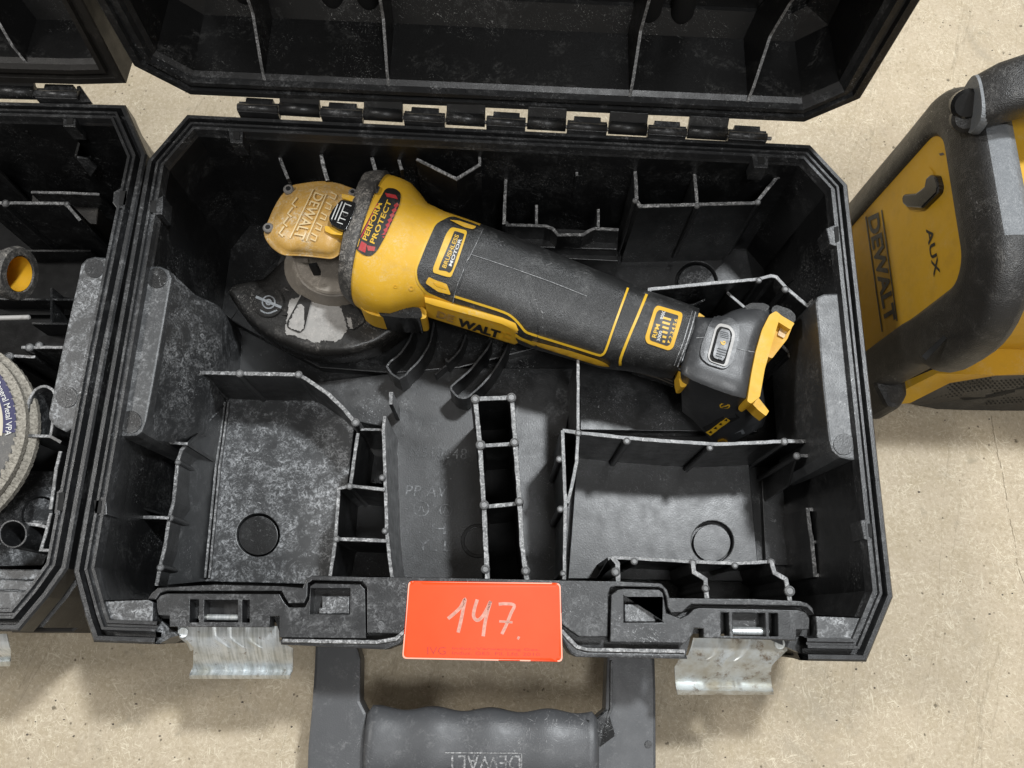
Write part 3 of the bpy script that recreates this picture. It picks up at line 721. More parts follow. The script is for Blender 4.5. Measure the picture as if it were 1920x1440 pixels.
lt = latch([(1300, 1196, .1125), (1296, 1212, .111), (1290, 1228, .108), (1274, 1235, .106), (1265, 1250, .101), (1266, 1272, .093), (1267, 1284, .089), (1268, 1290, .0905), (1269, 1294, .093), (1271, 1302, .0905)],
           [(1478, 1200, .1125), (1477, 1214, .111), (1462, 1230, .108), (1449, 1242, .106), (1446, 1254, .101), (1446, 1275, .093), (1448, 1288, .089), (1450, 1294, .0905), (1450, 1297, .093), (1451, 1302, .0905)],
           [(.30, .03, .0008), (.46, .03, .0008), (.60, .035, .0009)], M['zincrust'])
plate('latch_ear', [at(1462, 1204, .1105), at(1478, 1206, .110), at(1476, 1218, .107), at(1452, 1241, .101), at(1440, 1256, .097), at(1444, 1230, .104)], .0012, M['zinc'], lt)
cyl('latch_rivet', at(1462, 1207, .110), at(1462, 1207, .1135), .0028, M['zinc'], lt)

# folded carrying handle on the front
hz = .052
hd = prism('carry_handle', [(591, 1204), (668, 1207), (676, 1235), (675, 1314), (687, 1338), (684, 1400), (681, 1500), (1112, 1500), (1118, 1347), (1135, 1332), (1138, 1234), (1138, 1224), (1228, 1228), (1230, 1300), (1231, 1560), (572, 1560), (577, 1400), (584, 1328), (589, 1253)], hz, hz - .016, M['handlem'], B, bevel=.0018)
gr = []
gn = 46; g0, g1 = at(686, 1395, hz + .002), at(1120, 1404, hz + .002)
for i in range(gn + 1):
    u = i / gn; c = g0.lerp(g1, u); wv = .0012 * (math.sin(u * 2 * math.pi * 4 + .6)); rr = .0205 + wv
    if i in (0, gn): rr -= .004
    gr.append([c + Vector((0, math.cos(a) * rr, math.sin(a) * rr * .48)) for a in [2 * math.pi * k / 28 for k in range(28)]])
hg = loft('handle_grip', gr, M['handlem'], hd)
rib([(1147, 1240), (1146, 1330), (1136, 1352)], hz + .0025, hz - .01, .0012, hd, 'handle_slot', rough=.3, mats=[M['case'], M['case']])
prism('handle_bolt', circ(1216, 1396, 6.5), hz + .0012, hz - .002, M['case'], hd, bevel=.0003)
plate('handle_web', [at(1100, 1350, hz + .008), at(1117, 1348, hz + .004), at(1138, 1330, hz + .001), at(1152, 1378, hz + .001), at(1122, 1400, hz + .006)], .002, M['case'], hd)
hb = bvh_of([hg])
v, f = text2('DEWALT', .004); decal('handle_lettering', quadmap(v, (976, 1416), (838, 1415), (976, 1444)), f, hb, .0006, M['edge'], hd, step=0, smooth=False)
v, f = stroke([(834, 1411), (978, 1412)], 2.4); decal('handle_lettering', v, f, hb, .0007, M['edge'], hd, step=10)
v, f = stroke([(978, 1412), (978, 1446)], 2.0); decal('handle_lettering', v, f, hb, .0007, M['edge'], hd, step=10)

# ------------------------------------------------------------------ lids
def lid(parent, x0, x1, yb, zb, ht, cx, cz, lean, depth, skew=0):
    """An open lid standing on its hinge: rim lip, groove, sloped walls, chamfer band and panel."""
    out = [(x0 + cx, 0), (x1 - cx, 0), (x1, cz), (x1, ht - .03), (x1 - .04, ht), (x0 + .04, ht), (x0, ht - .03), (x0, cz)]
    path = [Vector((p[0], p[1], 0)) for p in out]; s = side(path, True)
    sl, cl = math.sin(lean), math.cos(lean)
    def W3(x, h, d): # h along the lid, d behind its rim plane
        return Vector((x, yb + skew * (x - x0) + h * sl + d * cl, zb + h * cl - d * sl))
    def sweep(name, prof, mat, sm=False):
        vs, fs = [], []; m = len(prof); n = len(path)
        for p, q in zip(path, s):
            for off, d in prof: vs.append(W3(p.x + q.x * off, p.y + q.y * off, d))
        for i in range(n):
            j = (i + 1) % n
            for k in range(m - 1): fs.append([i * m + k, i * m + k + 1, j * m + k + 1, j * m + k])
        return mesh(name, vs, fs, mat, parent, sm)
    sweep('lid_rim', [(.002, depth), (.0, .02), (.0, .0008), (.0008, 0), (.0050, 0), (.0056, .0030), (.0085, .0030), (.0090, .0), (.0120, .0), (.0128, .004), (.0148, .007)], M['caserim'] if depth > .05 else M['caselow'])
    sweep('lid_wall', [(.0148, .007), (.0165, depth * .80)], M['lid'])
    sweep('lid_band', [(.0165, depth * .80), (.031, depth * .93)], M['lid'])
    sweep('lid_shell', [(.031, depth * .93), (.031, depth + .004), (.002, depth)], M['lid'])
    inner = [Vector((p.x + q.x * .031, p.y + q.y * .031, 0)) for p, q in zip(path, s)]
    mesh('lid_panel', [W3(p.x, p.y, depth * .93 + .003) for p in inner] + [W3(p.x, p.y, depth * .93 + .006) for p in inner], [list(range(8)), list(range(15, 7, -1))], M['lid'], parent)
    return W3
W3 = lid(B, -.2265, .2145, .3262, .1320, .292, .0260, .024, math.radians(3.5), .062, -.022)
def lidrib(x, slant, tip, w=.0018):
    """Rib across the lid wall; its free edge bends like the moulding."""
    prof = [(.012, .003), (.020, .009), (.040, .030), (.060, .036), (.10, .036), (.10, .058), (.028, .058), (.014, .050)]
    pts = [(h * 1.0, d) for h, d in prof]
    a = [W3(x + slant * h - w / 2, h, d) for h, d in pts]; b = [W3(x + slant * h + w / 2, h, d) for h, d in pts]; n = len(a)
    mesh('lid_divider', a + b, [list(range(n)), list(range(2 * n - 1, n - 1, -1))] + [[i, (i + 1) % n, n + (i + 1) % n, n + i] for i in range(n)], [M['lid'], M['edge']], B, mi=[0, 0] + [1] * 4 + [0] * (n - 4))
for px, sl in ((512, -.12), (737, -.06), (1168, .12), (1372, .30)):
    p = aty(px, 165 + (px - 512) * .04, .333); lidrib(p.x, sl, 0)
for px in (455, 622, 690, 1215, 1275, 1440):
    p = aty(px, 20 + (px - 455) * .04, .372)
    w = .0075; rg = []
    for zz, ww in ((.019, .45), (.022, .8), (.027, 1), (.12, 1)):
        rg.append([W3(p.x + w * ww * math.cos(t), zz + (0 if zz > .02 else 0), .058 - .006 * math.sin(t) * ww) for t in [math.pi * k / 10 for k in range(11)]])
    loft('lid_peg', rg, M['void'], B, smooth=True, caps=True, closed=True)  # pegs coloured blacker than the lid, as they stand unlit

# ------------------------------------------------------------------ lot tag
tg = thing('lot_tag', 'bright orange-red rectangular tag with a handwritten number on the front edge of the tool case', 'tag', at(905, 1165, H))
def tagz(x, y): return H + .0012 + .0016 * max(0, (y - 1170) / 70) ** 2 * -1 + .0006 * math.sin(x / 60)
tb = rounded([(766, 1089), (1051, 1093), (1055, 1241), (754, 1235)], 9)
v2, f2 = flat(tb)
bm = bmesh.new(); vv = [bm.verts.new((p[0], p[1], 0)) for p in v2]
for q in f2: bm.faces.new([vv[i] for i in q])
grid_cut(bm, 12); bm.verts.index_update()
pv = [(v.co.x, v.co.y) for v in bm.verts]; pf = [[v.index for v in q.verts] for q in bm.faces]
be = [[v.index for v in e.verts] for e in bm.edges if e.is_boundary]; bm.free()
n = len(pv)
vs = [at(x, y, tagz(x, y)) for x, y in pv] + [at(x, y, tagz(x, y) - .0007) for x, y in pv]
tm = mesh('tag_sheet', vs, pf + [[i + n for i in q[::-1]] for q in pf] + [[a, b, b + n, a + n] for a, b in be], [M['tag'], M['tagedge']], tg, True, [0] * (2 * len(pf)) + [1] * len(be))
tbv = bvh_of([tm])
ring = fill([rounded([(766, 1089), (1051, 1093), (1055, 1241), (754, 1235)], 9), rounded([(768.2, 1091.2), (1048.8, 1095.2), (1052.6, 1238.4), (756.4, 1232.6)], 8)])
decal('tag_border', ring[0], ring[1], tbv, .00012, M['tagedge'], tg, step=20, thick=.0001)
def pen(pts, w): 
    v, f = stroke(smooth_line(pts, 5), w); decal('handwriting', v, f, tbv, .00018, M['pen'], tg, step=0, thick=.0001)
pen([(840, 1160), (852, 1150), (864, 1138), (872, 1123), (869, 1140), (864, 1165), (859, 1186)], 6.5)
pen([(895, 1124), (890, 1140), (888, 1155), (894, 1163), (903, 1158), (912, 1144), (920, 1127)], 6.5)
pen([(920, 1127), (914, 1148), (909, 1170), (906, 1193)], 6.5)
pen([(935, 1133), (948, 1132), (964, 1135), (958, 1150), (950, 1170), (941, 1189)], 6)
pen([(936, 1165), (950, 1166), (961, 1167)], 4.5); pen([(970, 1195), (974, 1197)], 6)
def tagtext(s, bl, br, tl, bold=0):
    v, f = text2(s, bold); decal('tag_print', quadmap(v, bl, br, tl), f, tbv, .00015, M['tagprint'], tg, step=0, thick=.0001, smooth=False)
tagtext('IVG', (801, 1227), (836, 1227.5), (801, 1212.5))
tagtext('Indus.-Verwertung Ges.', (848, 1219), (1012, 1222), (848, 1213)); tagtext('Indus. GES. Fil. Lfd. 2010', (848, 1227), (1012, 1230), (848, 1221))

# ------------------------------------------------------------------ angle grinder
G = thing('angle_grinder', 'yellow and black cordless angle grinder without battery lying in the middle tool case', 'angle grinder', at(860, 500, .03))
# guard
def disc_arc(cx, cy, r, a0, a1, n, ry=None): return [(cx + r * math.cos(math.radians(a0 + (a1 - a0) * k / n)), cy + (ry or r) * math.sin(math.radians(a0 + (a1 - a0) * k / n))) for k in range(n + 1)]
gp = [(426, 541), (434, 532), (460, 526), (491, 519), (512, 500), (528, 484), (600, 470), (680, 500), (740, 560), (768, 600)]
arc = smooth_line([(768, 600), (741, 621), (712, 641), (687, 650), (660, 658), (619, 661), (575, 657), (535, 644), (504, 630), (473, 607), (447, 577), (430, 552), (426, 541)], 3)
go = gp[:-1] + arc[:-1]
gz = .058
gt = P(go, gz); ctr = sum(gt, Vector()) / len(gt)
def off(pts, d, z, push=0): return [Vector((p.x + (ctr - p).xy.normalized().x * d, p.y + (ctr - p).xy.normalized().y * d, z)) for p in pts]
rg = [off(gt, .030, gz + .0005), off(gt, .006, gz + .0004), off(gt, .0035, gz), off(gt, .0012, gz - .0015), off(gt, -.0008, gz - .0055), off(gt, -.0012, gz - .013), off(gt, -.0004, gz - .022), off(gt, .001, gz - .022)]
gd = loft('guard', rg, M['guard'], G, smooth=50)
# grinding disc below the guard
gc = at(640, 520, .04)
wheel = loft('grinding_disc', [[gc + Vector((.046 * math.cos(t), .046 * math.sin(t), z)) for t in [2 * math.pi * k / 40 for k in range(40)]] for z in (-.002, .002)], M['discback'], G, smooth=40)
# gear neck between guard and head
def ringpx(pts, z): return [at(x, y, z) for x, y in pts]
def ell(cx, cy, rx, ry, n=36, rot=0): return [(cx + rx * math.cos(t) * math.cos(rot) - ry * math.sin(t) * math.sin(rot), cy + rx * math.cos(t) * math.sin(rot) + ry * math.sin(t) * math.cos(rot)) for t in [2 * math.pi * k / n for k in range(n)]]
collar_base = [ringpx(ell(632, 502, 100, 74), gz), ringpx(ell(630, 497, 86, 68), .064), ringpx(ell(628, 492, 78, 64), .071), ringpx(ell(627, 490, 72, 60), .0718)]
loft('guard_collar', collar_base, M['alu'], gd, smooth=50)
loft('guard_clamp', [ringpx(ell(626, 490, 72, 62), .0715), ringpx(ell(626, 489, 73, 63), .0740), ringpx(ell(625, 487, 69, 60), .0755)], M['alu'], gd, smooth=40)
cover = [(546, 347), (582, 341), (608, 339), (634, 343), (672, 357), (690, 368), (660, 420), (640, 476), (624, 487), (582, 482), (556, 480), (530, 480), (508, 464), (497, 448), (494, 436), (500, 420), (511, 394), (524, 370)]
cov = rounded(cover, 10, 3)
c0 = (596, 412)
def scl(pts, k, z): return [at(c0[0] + (x - c0[0]) * k, c0[1] + (y - c0[1]) * k, z) for x, y in pts]
loft('gear_housing', [scl(cov, .93, .072), scl(cov, .96, .080), scl(cov, .90, .082), scl(cov, .90, .088), scl(cov, .97, .090), scl(cov, .97, .096), scl(cov, .95, .100)], M['alu'], G, smooth=50)
gcov = loft('gear_cover', [scl(cov, .985, .0985), scl(cov, 1.0, .1000), scl(cov, 1.0, .1030), scl(cov, .985, .1042), scl(cov, .93, .1048), scl(cov, .86, .1075), scl(cov, .74, .1105), scl(cov, .5, .1125), scl(cov, .25, .1132)], M['yellowdirt'], G, smooth=60)
cb = bvh_of([gcov])
for (x, y, r) in ((542, 357, 11), (504, 429, 11), (662, 363, 9), (615, 462, 10.5)):
    p = at(x, y, .106); rr = r / 1550 * .475
    sc_ = cyl('cover_screw', (p.x, p.y, .098), (p.x, p.y, .1085), rr, M['screw'], gcov, bev=.0008)
    cyl('screw_socket', (p.x, p.y, .1080), (p.x, p.y, .10865), rr * .48, M['void'], gcov, n=12)
# embossed fins and lettering on the cover
v, f = text2('DEWALT', .012); decal('cover_lettering', quadmap(v, (591, 362), (550, 446), (608, 368), (570, 450)), f, cb, .0012, M['coverhi'], gcov, step=6)
for q in ([(588, 357), (545, 447)], [(612, 366), (575, 452)]):
    v, f = stroke(q, 2.4); decal('cover_rib', v, f, cb, .0010, M['coverhi'], gcov, step=5)
for k in range(5):
    x, y = 622 - k * 9, 364 + k * 19
    v, f = stroke([(x - 1, y - 2), (x + 9, y + 4), (x + 6, y + 12), (x - 3, y + 8)], 2.6); decal('cover_rib', v, f, cb, .0010, M['coverhi'], gcov, step=5)
for k in range(4):
    x, y = 558 - k * 8, 372 + k * 18
    v, f = stroke([(x, y), (x - 9, y + 12), (x - 2, y + 18)], 3); decal('cover_rib', v, f, cb, .0010, M['coverhi'], gcov, step=5)

# motor housing: one lofted shell, grip and trims laid on it
ST = [ # upper, lower silhouette, axis height, half height
 ((694, 342), (640, 545), .085, .031), ((735, 340), (662, 566), .085, .0325), ((758, 347), (684, 583), .085, .0325), ((776, 356), (708, 590), .085, .032),
 ((791, 373), (732, 592), .085, .031), ((806, 393), (764, 582), .085, .0295), ((838, 408), (797, 576), .085, .028), ((870, 418), (827, 583), .0845, .0268),
 ((905, 430), (859, 594), .084, .026), ((965, 452), (916, 613), .083, .025), ((1040, 482), (984, 644), .082, .024), ((1118, 514), (1064, 667), .081, .0232), ((1176, 537), (1126, 685), .080, .0226),
 ((1210, 551), (1164, 690), .080, .0225), ((1245, 562), (1198, 694), .080, .0225), ((1285, 576), (1238, 704), .080, .0225), ((1306, 585), (1262, 708), .080, .022)]
def secs(a, b, grow=0, n=48): return [oval(u, l, z, h + grow, n, 2.3) for u, l, z, h in ST[a:b]]
def grown(rings, d): 
    out = []
    for r in rings:
        c = sum(r, Vector()) / len(r); out.append([p + (p - c).normalized() * d for p in r])
    return out
hous = loft('motor_housing', secs(1, 9), M['yellow'], G, smooth=60)
grip = loft('grip', grown(secs(8, 14), .0002), M['rubber'], G, smooth=60)
tailp = loft('speed_section', secs(13, 17), M['rubber'], G, smooth=60)
collar = loft('gear_collar', grown([oval(*ST[0][:2], .085, .029, 48, 2.5), oval((697, 340), (642, 548), .085, .0312, 48, 2.5), oval((716, 337), (652, 558), .085, .033, 48, 2.5), oval((733, 338), (660, 565), .085, .0335, 48, 2.5), oval((736, 341), (663, 565), .085, .0325, 48, 2.5)], .0006), M['rubberdust'], G, smooth=60)
yb = bvh_of([hous, collar, grip, tailp])
def lay(name, pts, mat, lift, parent=G, r=6, step=7, bv=None, thick=None, jag=0):
    v, f = flat(rounded(pts, r)); return decal(name, v, f, bv or yb, lift, M[mat] if isinstance(mat, str) else mat, parent, step, thick, jag=jag)
# black front panel of the grip with pale seam
lay('grip_seam', [(844, 404), (813, 418), (795, 459), (777, 506), (780, 529), (799, 551), (850, 571), (910, 590), (938, 602), (955, 622), (970, 634), (1006, 650), (1000, 600), (930, 440), (890, 420)], 'yprint', .0005, hous, 8)
lay('grip_panel', [(846, 407), (817, 421), (799, 461), (781, 506), (784, 527), (802, 547), (850, 566), (912, 584), (945, 597), (962, 617), (976, 630), (1010, 642), (1005, 590), (930, 440), (890, 422)], 'rubber', .0011, hous, 9)
pb = bvh_of([hous, collar, grip, tailp] + [o for o in bpy.data.objects if o.name.startswith('grip_panel')])
# sticker on the collar
lay('warning_label', [(724, 353), (742, 355), (752, 364), (749, 385), (738, 410), (722, 445), (708, 470), (696, 481), (682, 479), (668, 468), (674, 445), (700, 395)], 'black', .0006, hous, 7)
lb = bvh_of([o for o in bpy.data.objects if o.name.startswith('warning_label')])
def word(s, bl, br, tl, mat, bv, par, lift=.00025, bold=.01, step=9, shear=0, name='label_lettering', tr=None):
    v, f = text2(s, bold, shear); return decal(name, quadmap(v, bl, br, tl, tr), f, bv, lift, M[mat], par, step=step, thick=lift * .9)
wl = bpy.data.objects['warning_label']
word('PERFORM', (688, 452), (717, 382), (679, 448), 'yprint', lb, wl, bold=.02)
word('PROTECT', (702, 458), (735, 378), (693, 454), 'yprint', lb, wl, bold=.02)
for k in range(9):
    u = k / 8; x, y = 708 + 31 * u, 459 - 74 * u
    v, f = flat([(x - 1, y), (x + 6, y - 5), (x + 9, y + 0), (x + 3, y + 6)]); decal('label_stripe', v, f, lb, .0002, M['redprint'], wl, step=8)
v, f = flat([(672, 468), (678, 452), (688, 458), (685, 474)]); decal('label_stripe', v, f, lb, .0002, M['redprint'], wl, step=8)
v, f = flat([(688, 460), (704, 463), (702, 471), (690, 470)]); decal('label_stripe', v, f, lb, .0002, M['redprint'], wl, step=8)
for q in ([(672, 456), (716, 366)],):
    v, f = stroke(q, 2.2); decal('label_stripe', v, f, lb, .0002, M['redprint'], wl, step=8)
v, f = flat([(722, 362), (742, 366), (746, 374), (725, 369)]); decal('label_stripe', v, f, lb, .0002, M['redprint'], wl, step=8)
# moulded collar lugs
for q in ([(642, 470), (654, 474), (650, 492), (638, 488)], [(702, 350), (713, 353), (708, 366), (698, 363)]):
    lay('collar_lug', q, 'rubberdust', .0016, collar, 3, 5)
# spindle lock button and its yellow tabs
sp = prism('lock_button', [(640, 374), (668, 380), (662, 400), (648, 432), (634, 429), (620, 420), (616, 408), (624, 392)], .1185, .100, M['gloss'], G, bevel=.0018, r=5)
sb = bvh_of([sp])
for (x, y) in ((631, 388), (637, 389), (643, 391)):
    v, f = stroke([(x + 5, y - 10), (x - 9, y + 24)], 1.9); decal('button_ridge', v, f, sb, .0006, M['wprint'], sp, step=6)
for (x, y) in ((652, 384), (641, 410), (636, 418), (646, 398)):
    v, f = stroke([(x - 4, y - 1), (x + 7, y + 3)], 1.6); decal('button_ridge', v, f, sb, .0005, M['wprint'], sp, step=6)
v, f = fill([circ(648, 402, 5.2), circ(648, 402, 3.6)]); decal('button_ring', v, f, sb, .0004, M['grille'], sp, step=6)
prism('lock_tab', [(641, 363), (672, 370), (669, 380), (664, 379), (640, 371)], .1165, .104, M['yellow'], G, bevel=.0012, r=3)
prism('lock_tab', [(609, 423), (645, 431), (641, 441), (622, 439), (609, 433)], .1150, .104, M['yellow'], G, bevel=.0012, r=3)
# motor badge
lay('badge_frame', [(846, 427), (876, 434), (873, 446), (858, 492), (846, 520), (838, 519), (812, 511), (812, 503), (836, 440)], 'yprint', .0009, hous, 6, bv=pb)
bb = bvh_of([o for o in bpy.data.objects if o.name.startswith('badge_frame')])
bf = bpy.data.objects['badge_frame']
lay('badge_plate', [(852, 433), (871, 439), (868, 448), (856, 482), (848, 506), (843, 512), (836, 508), (822, 506), (826, 494), (846, 448)], 'black', .0003, bf, 3, bv=bb)
b2 = bvh_of([o for o in bpy.data.objects if o.name.startswith('badge_plate')])
word('BRUSHLESS', (836, 503.5), (861, 442), (828.5, 500.5), 'yprint', b2, bf, .0002, .018)
word('MOTOR', (846.5, 500), (866, 449), (841, 497.5), 'wprint', b2, bf, .0002, .02)
lay('side_vent', [(804, 519), (820, 526), (838, 532), (846, 552), (822, 546), (798, 530)], 'yellow', .0010, hous, 3, bv=pb)
lay('side_vent_groove', [(812, 528), (836, 537), (838, 542), (818, 535)], 'yellowdeep', .0013, hous, 2, bv=pb)
lay('side_vent', [(842, 414), (860, 416), (893, 427), (886, 432), (870, 428)], 'yellow', .0010, hous, 3, bv=pb)
# trims on the grip
def trim(pts, w, mat='yprint', lift=.0007, par=None, name='trim_line'):
    v, f = stroke(smooth_line(pts, 3), w); return decal(name, v, f, pb, lift, M[mat], par or grip, step=8)
trim([(852, 555), (900, 570), (945, 585), (962, 595), (975, 608), (985, 620), (998, 626), (1040, 639), (1085, 653), (1120, 664), (1129, 664), (1136, 655), (1150, 615), (1177, 541)], 4.2)
trim([(1212, 553), (1196, 592), (1178, 634), (1164, 670), (1163, 684)], 5.0, par=tailp)
trim([(905, 432), (896, 452), (882, 480), (868, 510), (856, 540), (850, 566)], 1.1, 'edge', .0014, name='seam_line')
trim([(884, 478), (930, 493), (985, 512), (1040, 532), (1100, 556)], .9, 'edge', .0006, name='seam_line')
lay('grip_inlay', [(996, 637), (1020, 643), (1070, 656), (1120, 672), (1138, 680), (1144, 686), (1124, 684), (1060, 664), (1010, 648)], 'yellow', .0009, grip, 3, bv=pb)
# speed plate
rp = lay('speed_plate', [(1232, 574), (1280, 588), (1277, 604), (1262, 652), (1254, 657), (1212, 643), (1209, 633), (1226, 580)], 'yellow', .0009, tailp, 7, bv=pb)
rb_ = bvh_of([rp]); rq = lay('speed_panel', [(1236, 581), (1272, 592), (1270, 602), (1257, 645), (1251, 649), (1219, 638), (1218, 630), (1231, 586)], 'black', .0003, rp, 3, bv=rb_)
rb2 = bvh_of([rq])
word('RPM', (1230, 634), (1238, 609), (1222, 632), 'yprint', rb2, rp, .0002, .02)
word('3000', (1237, 640), (1242, 621), (1231, 639), 'wprint', rb2, rp, .0002, .01); word('9000', (1243, 600), (1248, 584), (1237, 598), 'wprint', rb2, rp, .0002, .01)
for k in range(6):
    u = k / 5; x, y = 1247 + 11 * u, 641 - 41 * u; hgt = 5 + 11 * min(1, u * 1.1)
    v, f = stroke([(x, y), (x - hgt * .95, y - hgt * .28)], 4.2); decal('speed_bar', v, f, rb2, .0002, M['yprint'], rp, step=8)
    word(str(k + 1), (1257 + 12 * u, 644 - 40 * u), (1259 + 12 * u, 639 - 40 * u), (1251 + 12 * u, 642 - 40 * u), 'yprint', rb2, rp, .0002, .015)
# yellow side rail with lettering, and the slide switch
def bar3(name, pts, mat, parent, w=None): pass
rz = .083
rs_ = [[(796, 557, .0925), (797, 567, .0915), (801, 594, .074), (808, 594, .062)], [(815, 561, .094), (815, 573, .0925), (813, 598, .074), (818, 596, .060)], [(880, 579, .094), (879, 590, .0925), (880, 619, .074), (884, 616, .060)], [(942, 596, .094), (940, 607, .0925), (947, 641, .074), (950, 636, .060)], [(966, 606, .093), (961, 617, .0915), (965, 646, .074), (968, 640, .060)], [(979, 622, .088), (975, 628, .086), (976, 641, .074), (976, 638, .062)]]
rr_ = []
for q in rs_:
    w = [at(x_, y_, z_ + (.0055, .005, .003, 0)[k_]) for k_, (x_, y_, z_) in enumerate(q)]; a, b, c, d = w
    rr_.append([a + Vector((0, .004, -.006)), a, a.lerp(b, .5) + Vector((0, 0, .0006)), b, b.lerp(c, .06) - Vector((0, 0, .0012)), b.lerp(c, .12) + Vector((0, 0, .0004)), b.lerp(c, .5) + Vector((0, 0, .0008)), b.lerp(c, .93) + Vector((0, 0, .0006)), c, d, d + Vector((0, .012, 0))])
rail = loft('side_rail', rr_, M['yellow'], G, smooth=40)
rbv = bvh_of([rail])
word('DE', (818, 594), (850, 604), (821, 581), 'yellowdirt', rbv, rail, .0005, .05, name='rail_lettering', tr=(853, 591))
word('WALT', (857, 609), (936, 634), (861, 595), 'black', rbv, rail, .0006, .055, name='rail_lettering', tr=(940, 620))
for q in ([(944, 622), (940, 640)], [(950, 624), (958, 628)], [(948, 632), (956, 636)]):
    v, f = stroke(q, 2); decal('rail_mark', v, f, rbv, .0005, M['yellowdeep'], rail, step=6)
prism('switch_surround', [(672, 574), (690, 560), (720, 562), (786, 572), (800, 580), (800, 598), (770, 598), (712, 594), (690, 588)], .0860, .064, M['yellow'], G, bevel=.004, r=8)
sw = prism('slide_switch', [(706, 573), (742, 572), (788, 577), (792, 592), (786, 597), (752, 596), (712, 591)], .0885, .062, M['gloss'], G, bevel=.0025, r=4)
swb = bvh_of([sw])
for k in range(5):
    v, f = stroke([(748 + k * 6, 590), (750 + k * 6, 578)], 1.6); decal('switch_ridge', v, f, swb, .0005, M['gloss'], sw, step=6)
for (x, y, r) in ((741, 537, 3.5), (771, 540, 5)):
    v, f = fill([circ(x, y, r), circ(x, y, r * .55)]); decal('mould_mark', v, f, yb, .0004, M['yellow'], hous, step=0)
# paddle at the lower side of the tail
pt_ = P([(1178, 656), (1200, 662), (1262, 680), (1278, 690)], .0915); pm_ = P([(1176, 664), (1200, 670), (1260, 689), (1276, 697)], .0900)
pb_ = P([(1170, 690), (1190, 703), (1264, 727), (1274, 722)], .066); pq_ = P([(1176, 690), (1190, 700), (1262, 722), (1270, 716)], .055)
pd = loft('vent_grille', [[v + Vector((0, .006, -.010)) for v in pt_], pt_, pm_, pb_, pq_], M['gloss'], G, smooth=30, caps=False, closed=False)
plate('grille_end', [pt_[3], pm_[3], pb_[3], pq_[3], pt_[3] + Vector((0, .006, -.010))], .001, M['gloss'], pd); plate('grille_end', [pt_[0], pm_[0], pb_[0], pq_[0], pt_[0] + Vector((0, .006, -.010))], .001, M['gloss'], pd)
pdb = bvh_of([pd])
lay('grille_inset', [(1182, 674), (1196, 674), (1254, 694), (1268, 712), (1262, 722), (1196, 698), (1180, 688)], 'void', .0003, pd, 4, bv=pdb)
for k in range(4):
    v, f = stroke([(1184 + k * 2, 676 + k * 6), (1226 + k * 3, 689 + k * 6), (1258 + k * 2, 700 + k * 6.5)], 2); decal('grille_slat', v, f, pdb, .0009, M['neckdark'], pd, step=8)
v, f = stroke(smooth_line([(1178, 659), (1200, 665), (1240, 676), (1264, 684), (1275, 692)], 3), 1.4); decal('grille_edge', v, f, pdb, .0005, M['edge'], pd, step=8, jag=.8)
prism('tail_cap', [(1272, 685), (1290, 690), (1295, 702), (1294, 714), (1284, 726), (1276, 726), (1273, 712)], .0895, .076, M['yellow'], G, bevel=.0015, r=3)
prism('cap_groove', [(1281, 693), (1288, 696), (1287, 706), (1280, 707)], .0898, .07, M['yellowdeep'], G, bevel=0, r=1)
trim([(1303, 587), (1297, 610), (1288, 640), (1277, 668), (1270, 686)], 2.2, 'edge', .0012, tailp, 'tail_ring'); trim([(1297, 585), (1290, 610), (1281, 640), (1270, 668), (1264, 684)], 1.6, 'edge', .0010, tailp, 'tail_ring')
prism('tail_tab', [(1303, 584), (1312, 587), (1322, 594), (1304, 593)], .094, .07, M['yellow'], G, bevel=.0008, r=2)
# battery foot
fz = [.103, .1035, .1025, .100, .092, .075, .056, .040]
top_ = [(1302, 592), (1325, 596), (1346, 596), (1372, 583), (1396, 576), (1420, 574), (1440, 578), (1447, 586), (1440, 604), (1430, 628), (1422, 655), (1415, 690), (1408, 728), (1402, 752), (1372, 745), (1335, 732), (1296, 716), (1276, 704), (1276, 690), (1288, 650)]
bot_ = [(1296, 640), (1320, 642), (1345, 640), (1370, 636), (1390, 634), (1405, 640), (1415, 650), (1420, 662), (1424, 690), (1428, 712), (1431, 735), (1436, 758), (1440, 775), (1430, 800), (1400, 816), (1368, 832), (1334, 826), (1300, 788), (1279, 772), (1278, 735)]
def mixpx(t, k): return [(a[0] + (b[0] - a[0]) * t, a[1] + (b[1] - a[1]) * t) for a, b in zip(top_, bot_)]
def ctr_(pts, k):
    cx, cy = sum(p[0] for p in pts) / len(pts), sum(p[1] for p in pts) / len(pts); return [(cx + (x - cx) * k, cy + (y - cy) * k) for x, y in pts]
tw_ = P(top_, .100); bw_ = P(bot_, .042)
rings = [P(ctr_(top_, .55), .1045), P(ctr_(top_, .86), .1035), P(ctr_(top_, .96), .1015), P(top_, .097)] + [[a.lerp(b, t) for a, b in zip(P(top_, .097), bw_)] for t in (.25, .55, .8, 1)] + [P(ctr_(bot_, .9), .0395)]
foot = loft('battery_foot', rings, M['footgray'], G, smooth=50)
fb = bvh_of([foot])
prism('foot_lug', [(1396, 574), (1408, 568), (1432, 568), (1444, 574), (1438, 584), (1400, 584)], .102, .085, M['rubber'], G, bevel=.002, r=4)
prism('foot_lug', [(1446, 578), (1455, 571), (1482, 580), (1492, 591), (1491, 604), (1476, 603), (1460, 596), (1448, 590)], .104, .088, M['rubber'], G, bevel=.002, r=5)
ylw = prism('foot_rim', [(1443, 590), (1455, 583), (1464, 590), (1461, 600), (1453, 626), (1442, 664), (1434, 692), (1425, 744), (1408, 757), (1401, 752), (1409, 700), (1417, 660), (1429, 618)], .1055, .086, M['yellow'], G, bevel=.0012, r=3)
prism('foot_rim', [(1456, 584), (1466, 592), (1490, 606), (1482, 618), (1460, 604), (1452, 600)], .1052, .080, M['yellow'], G, bevel=.0012, r=3)
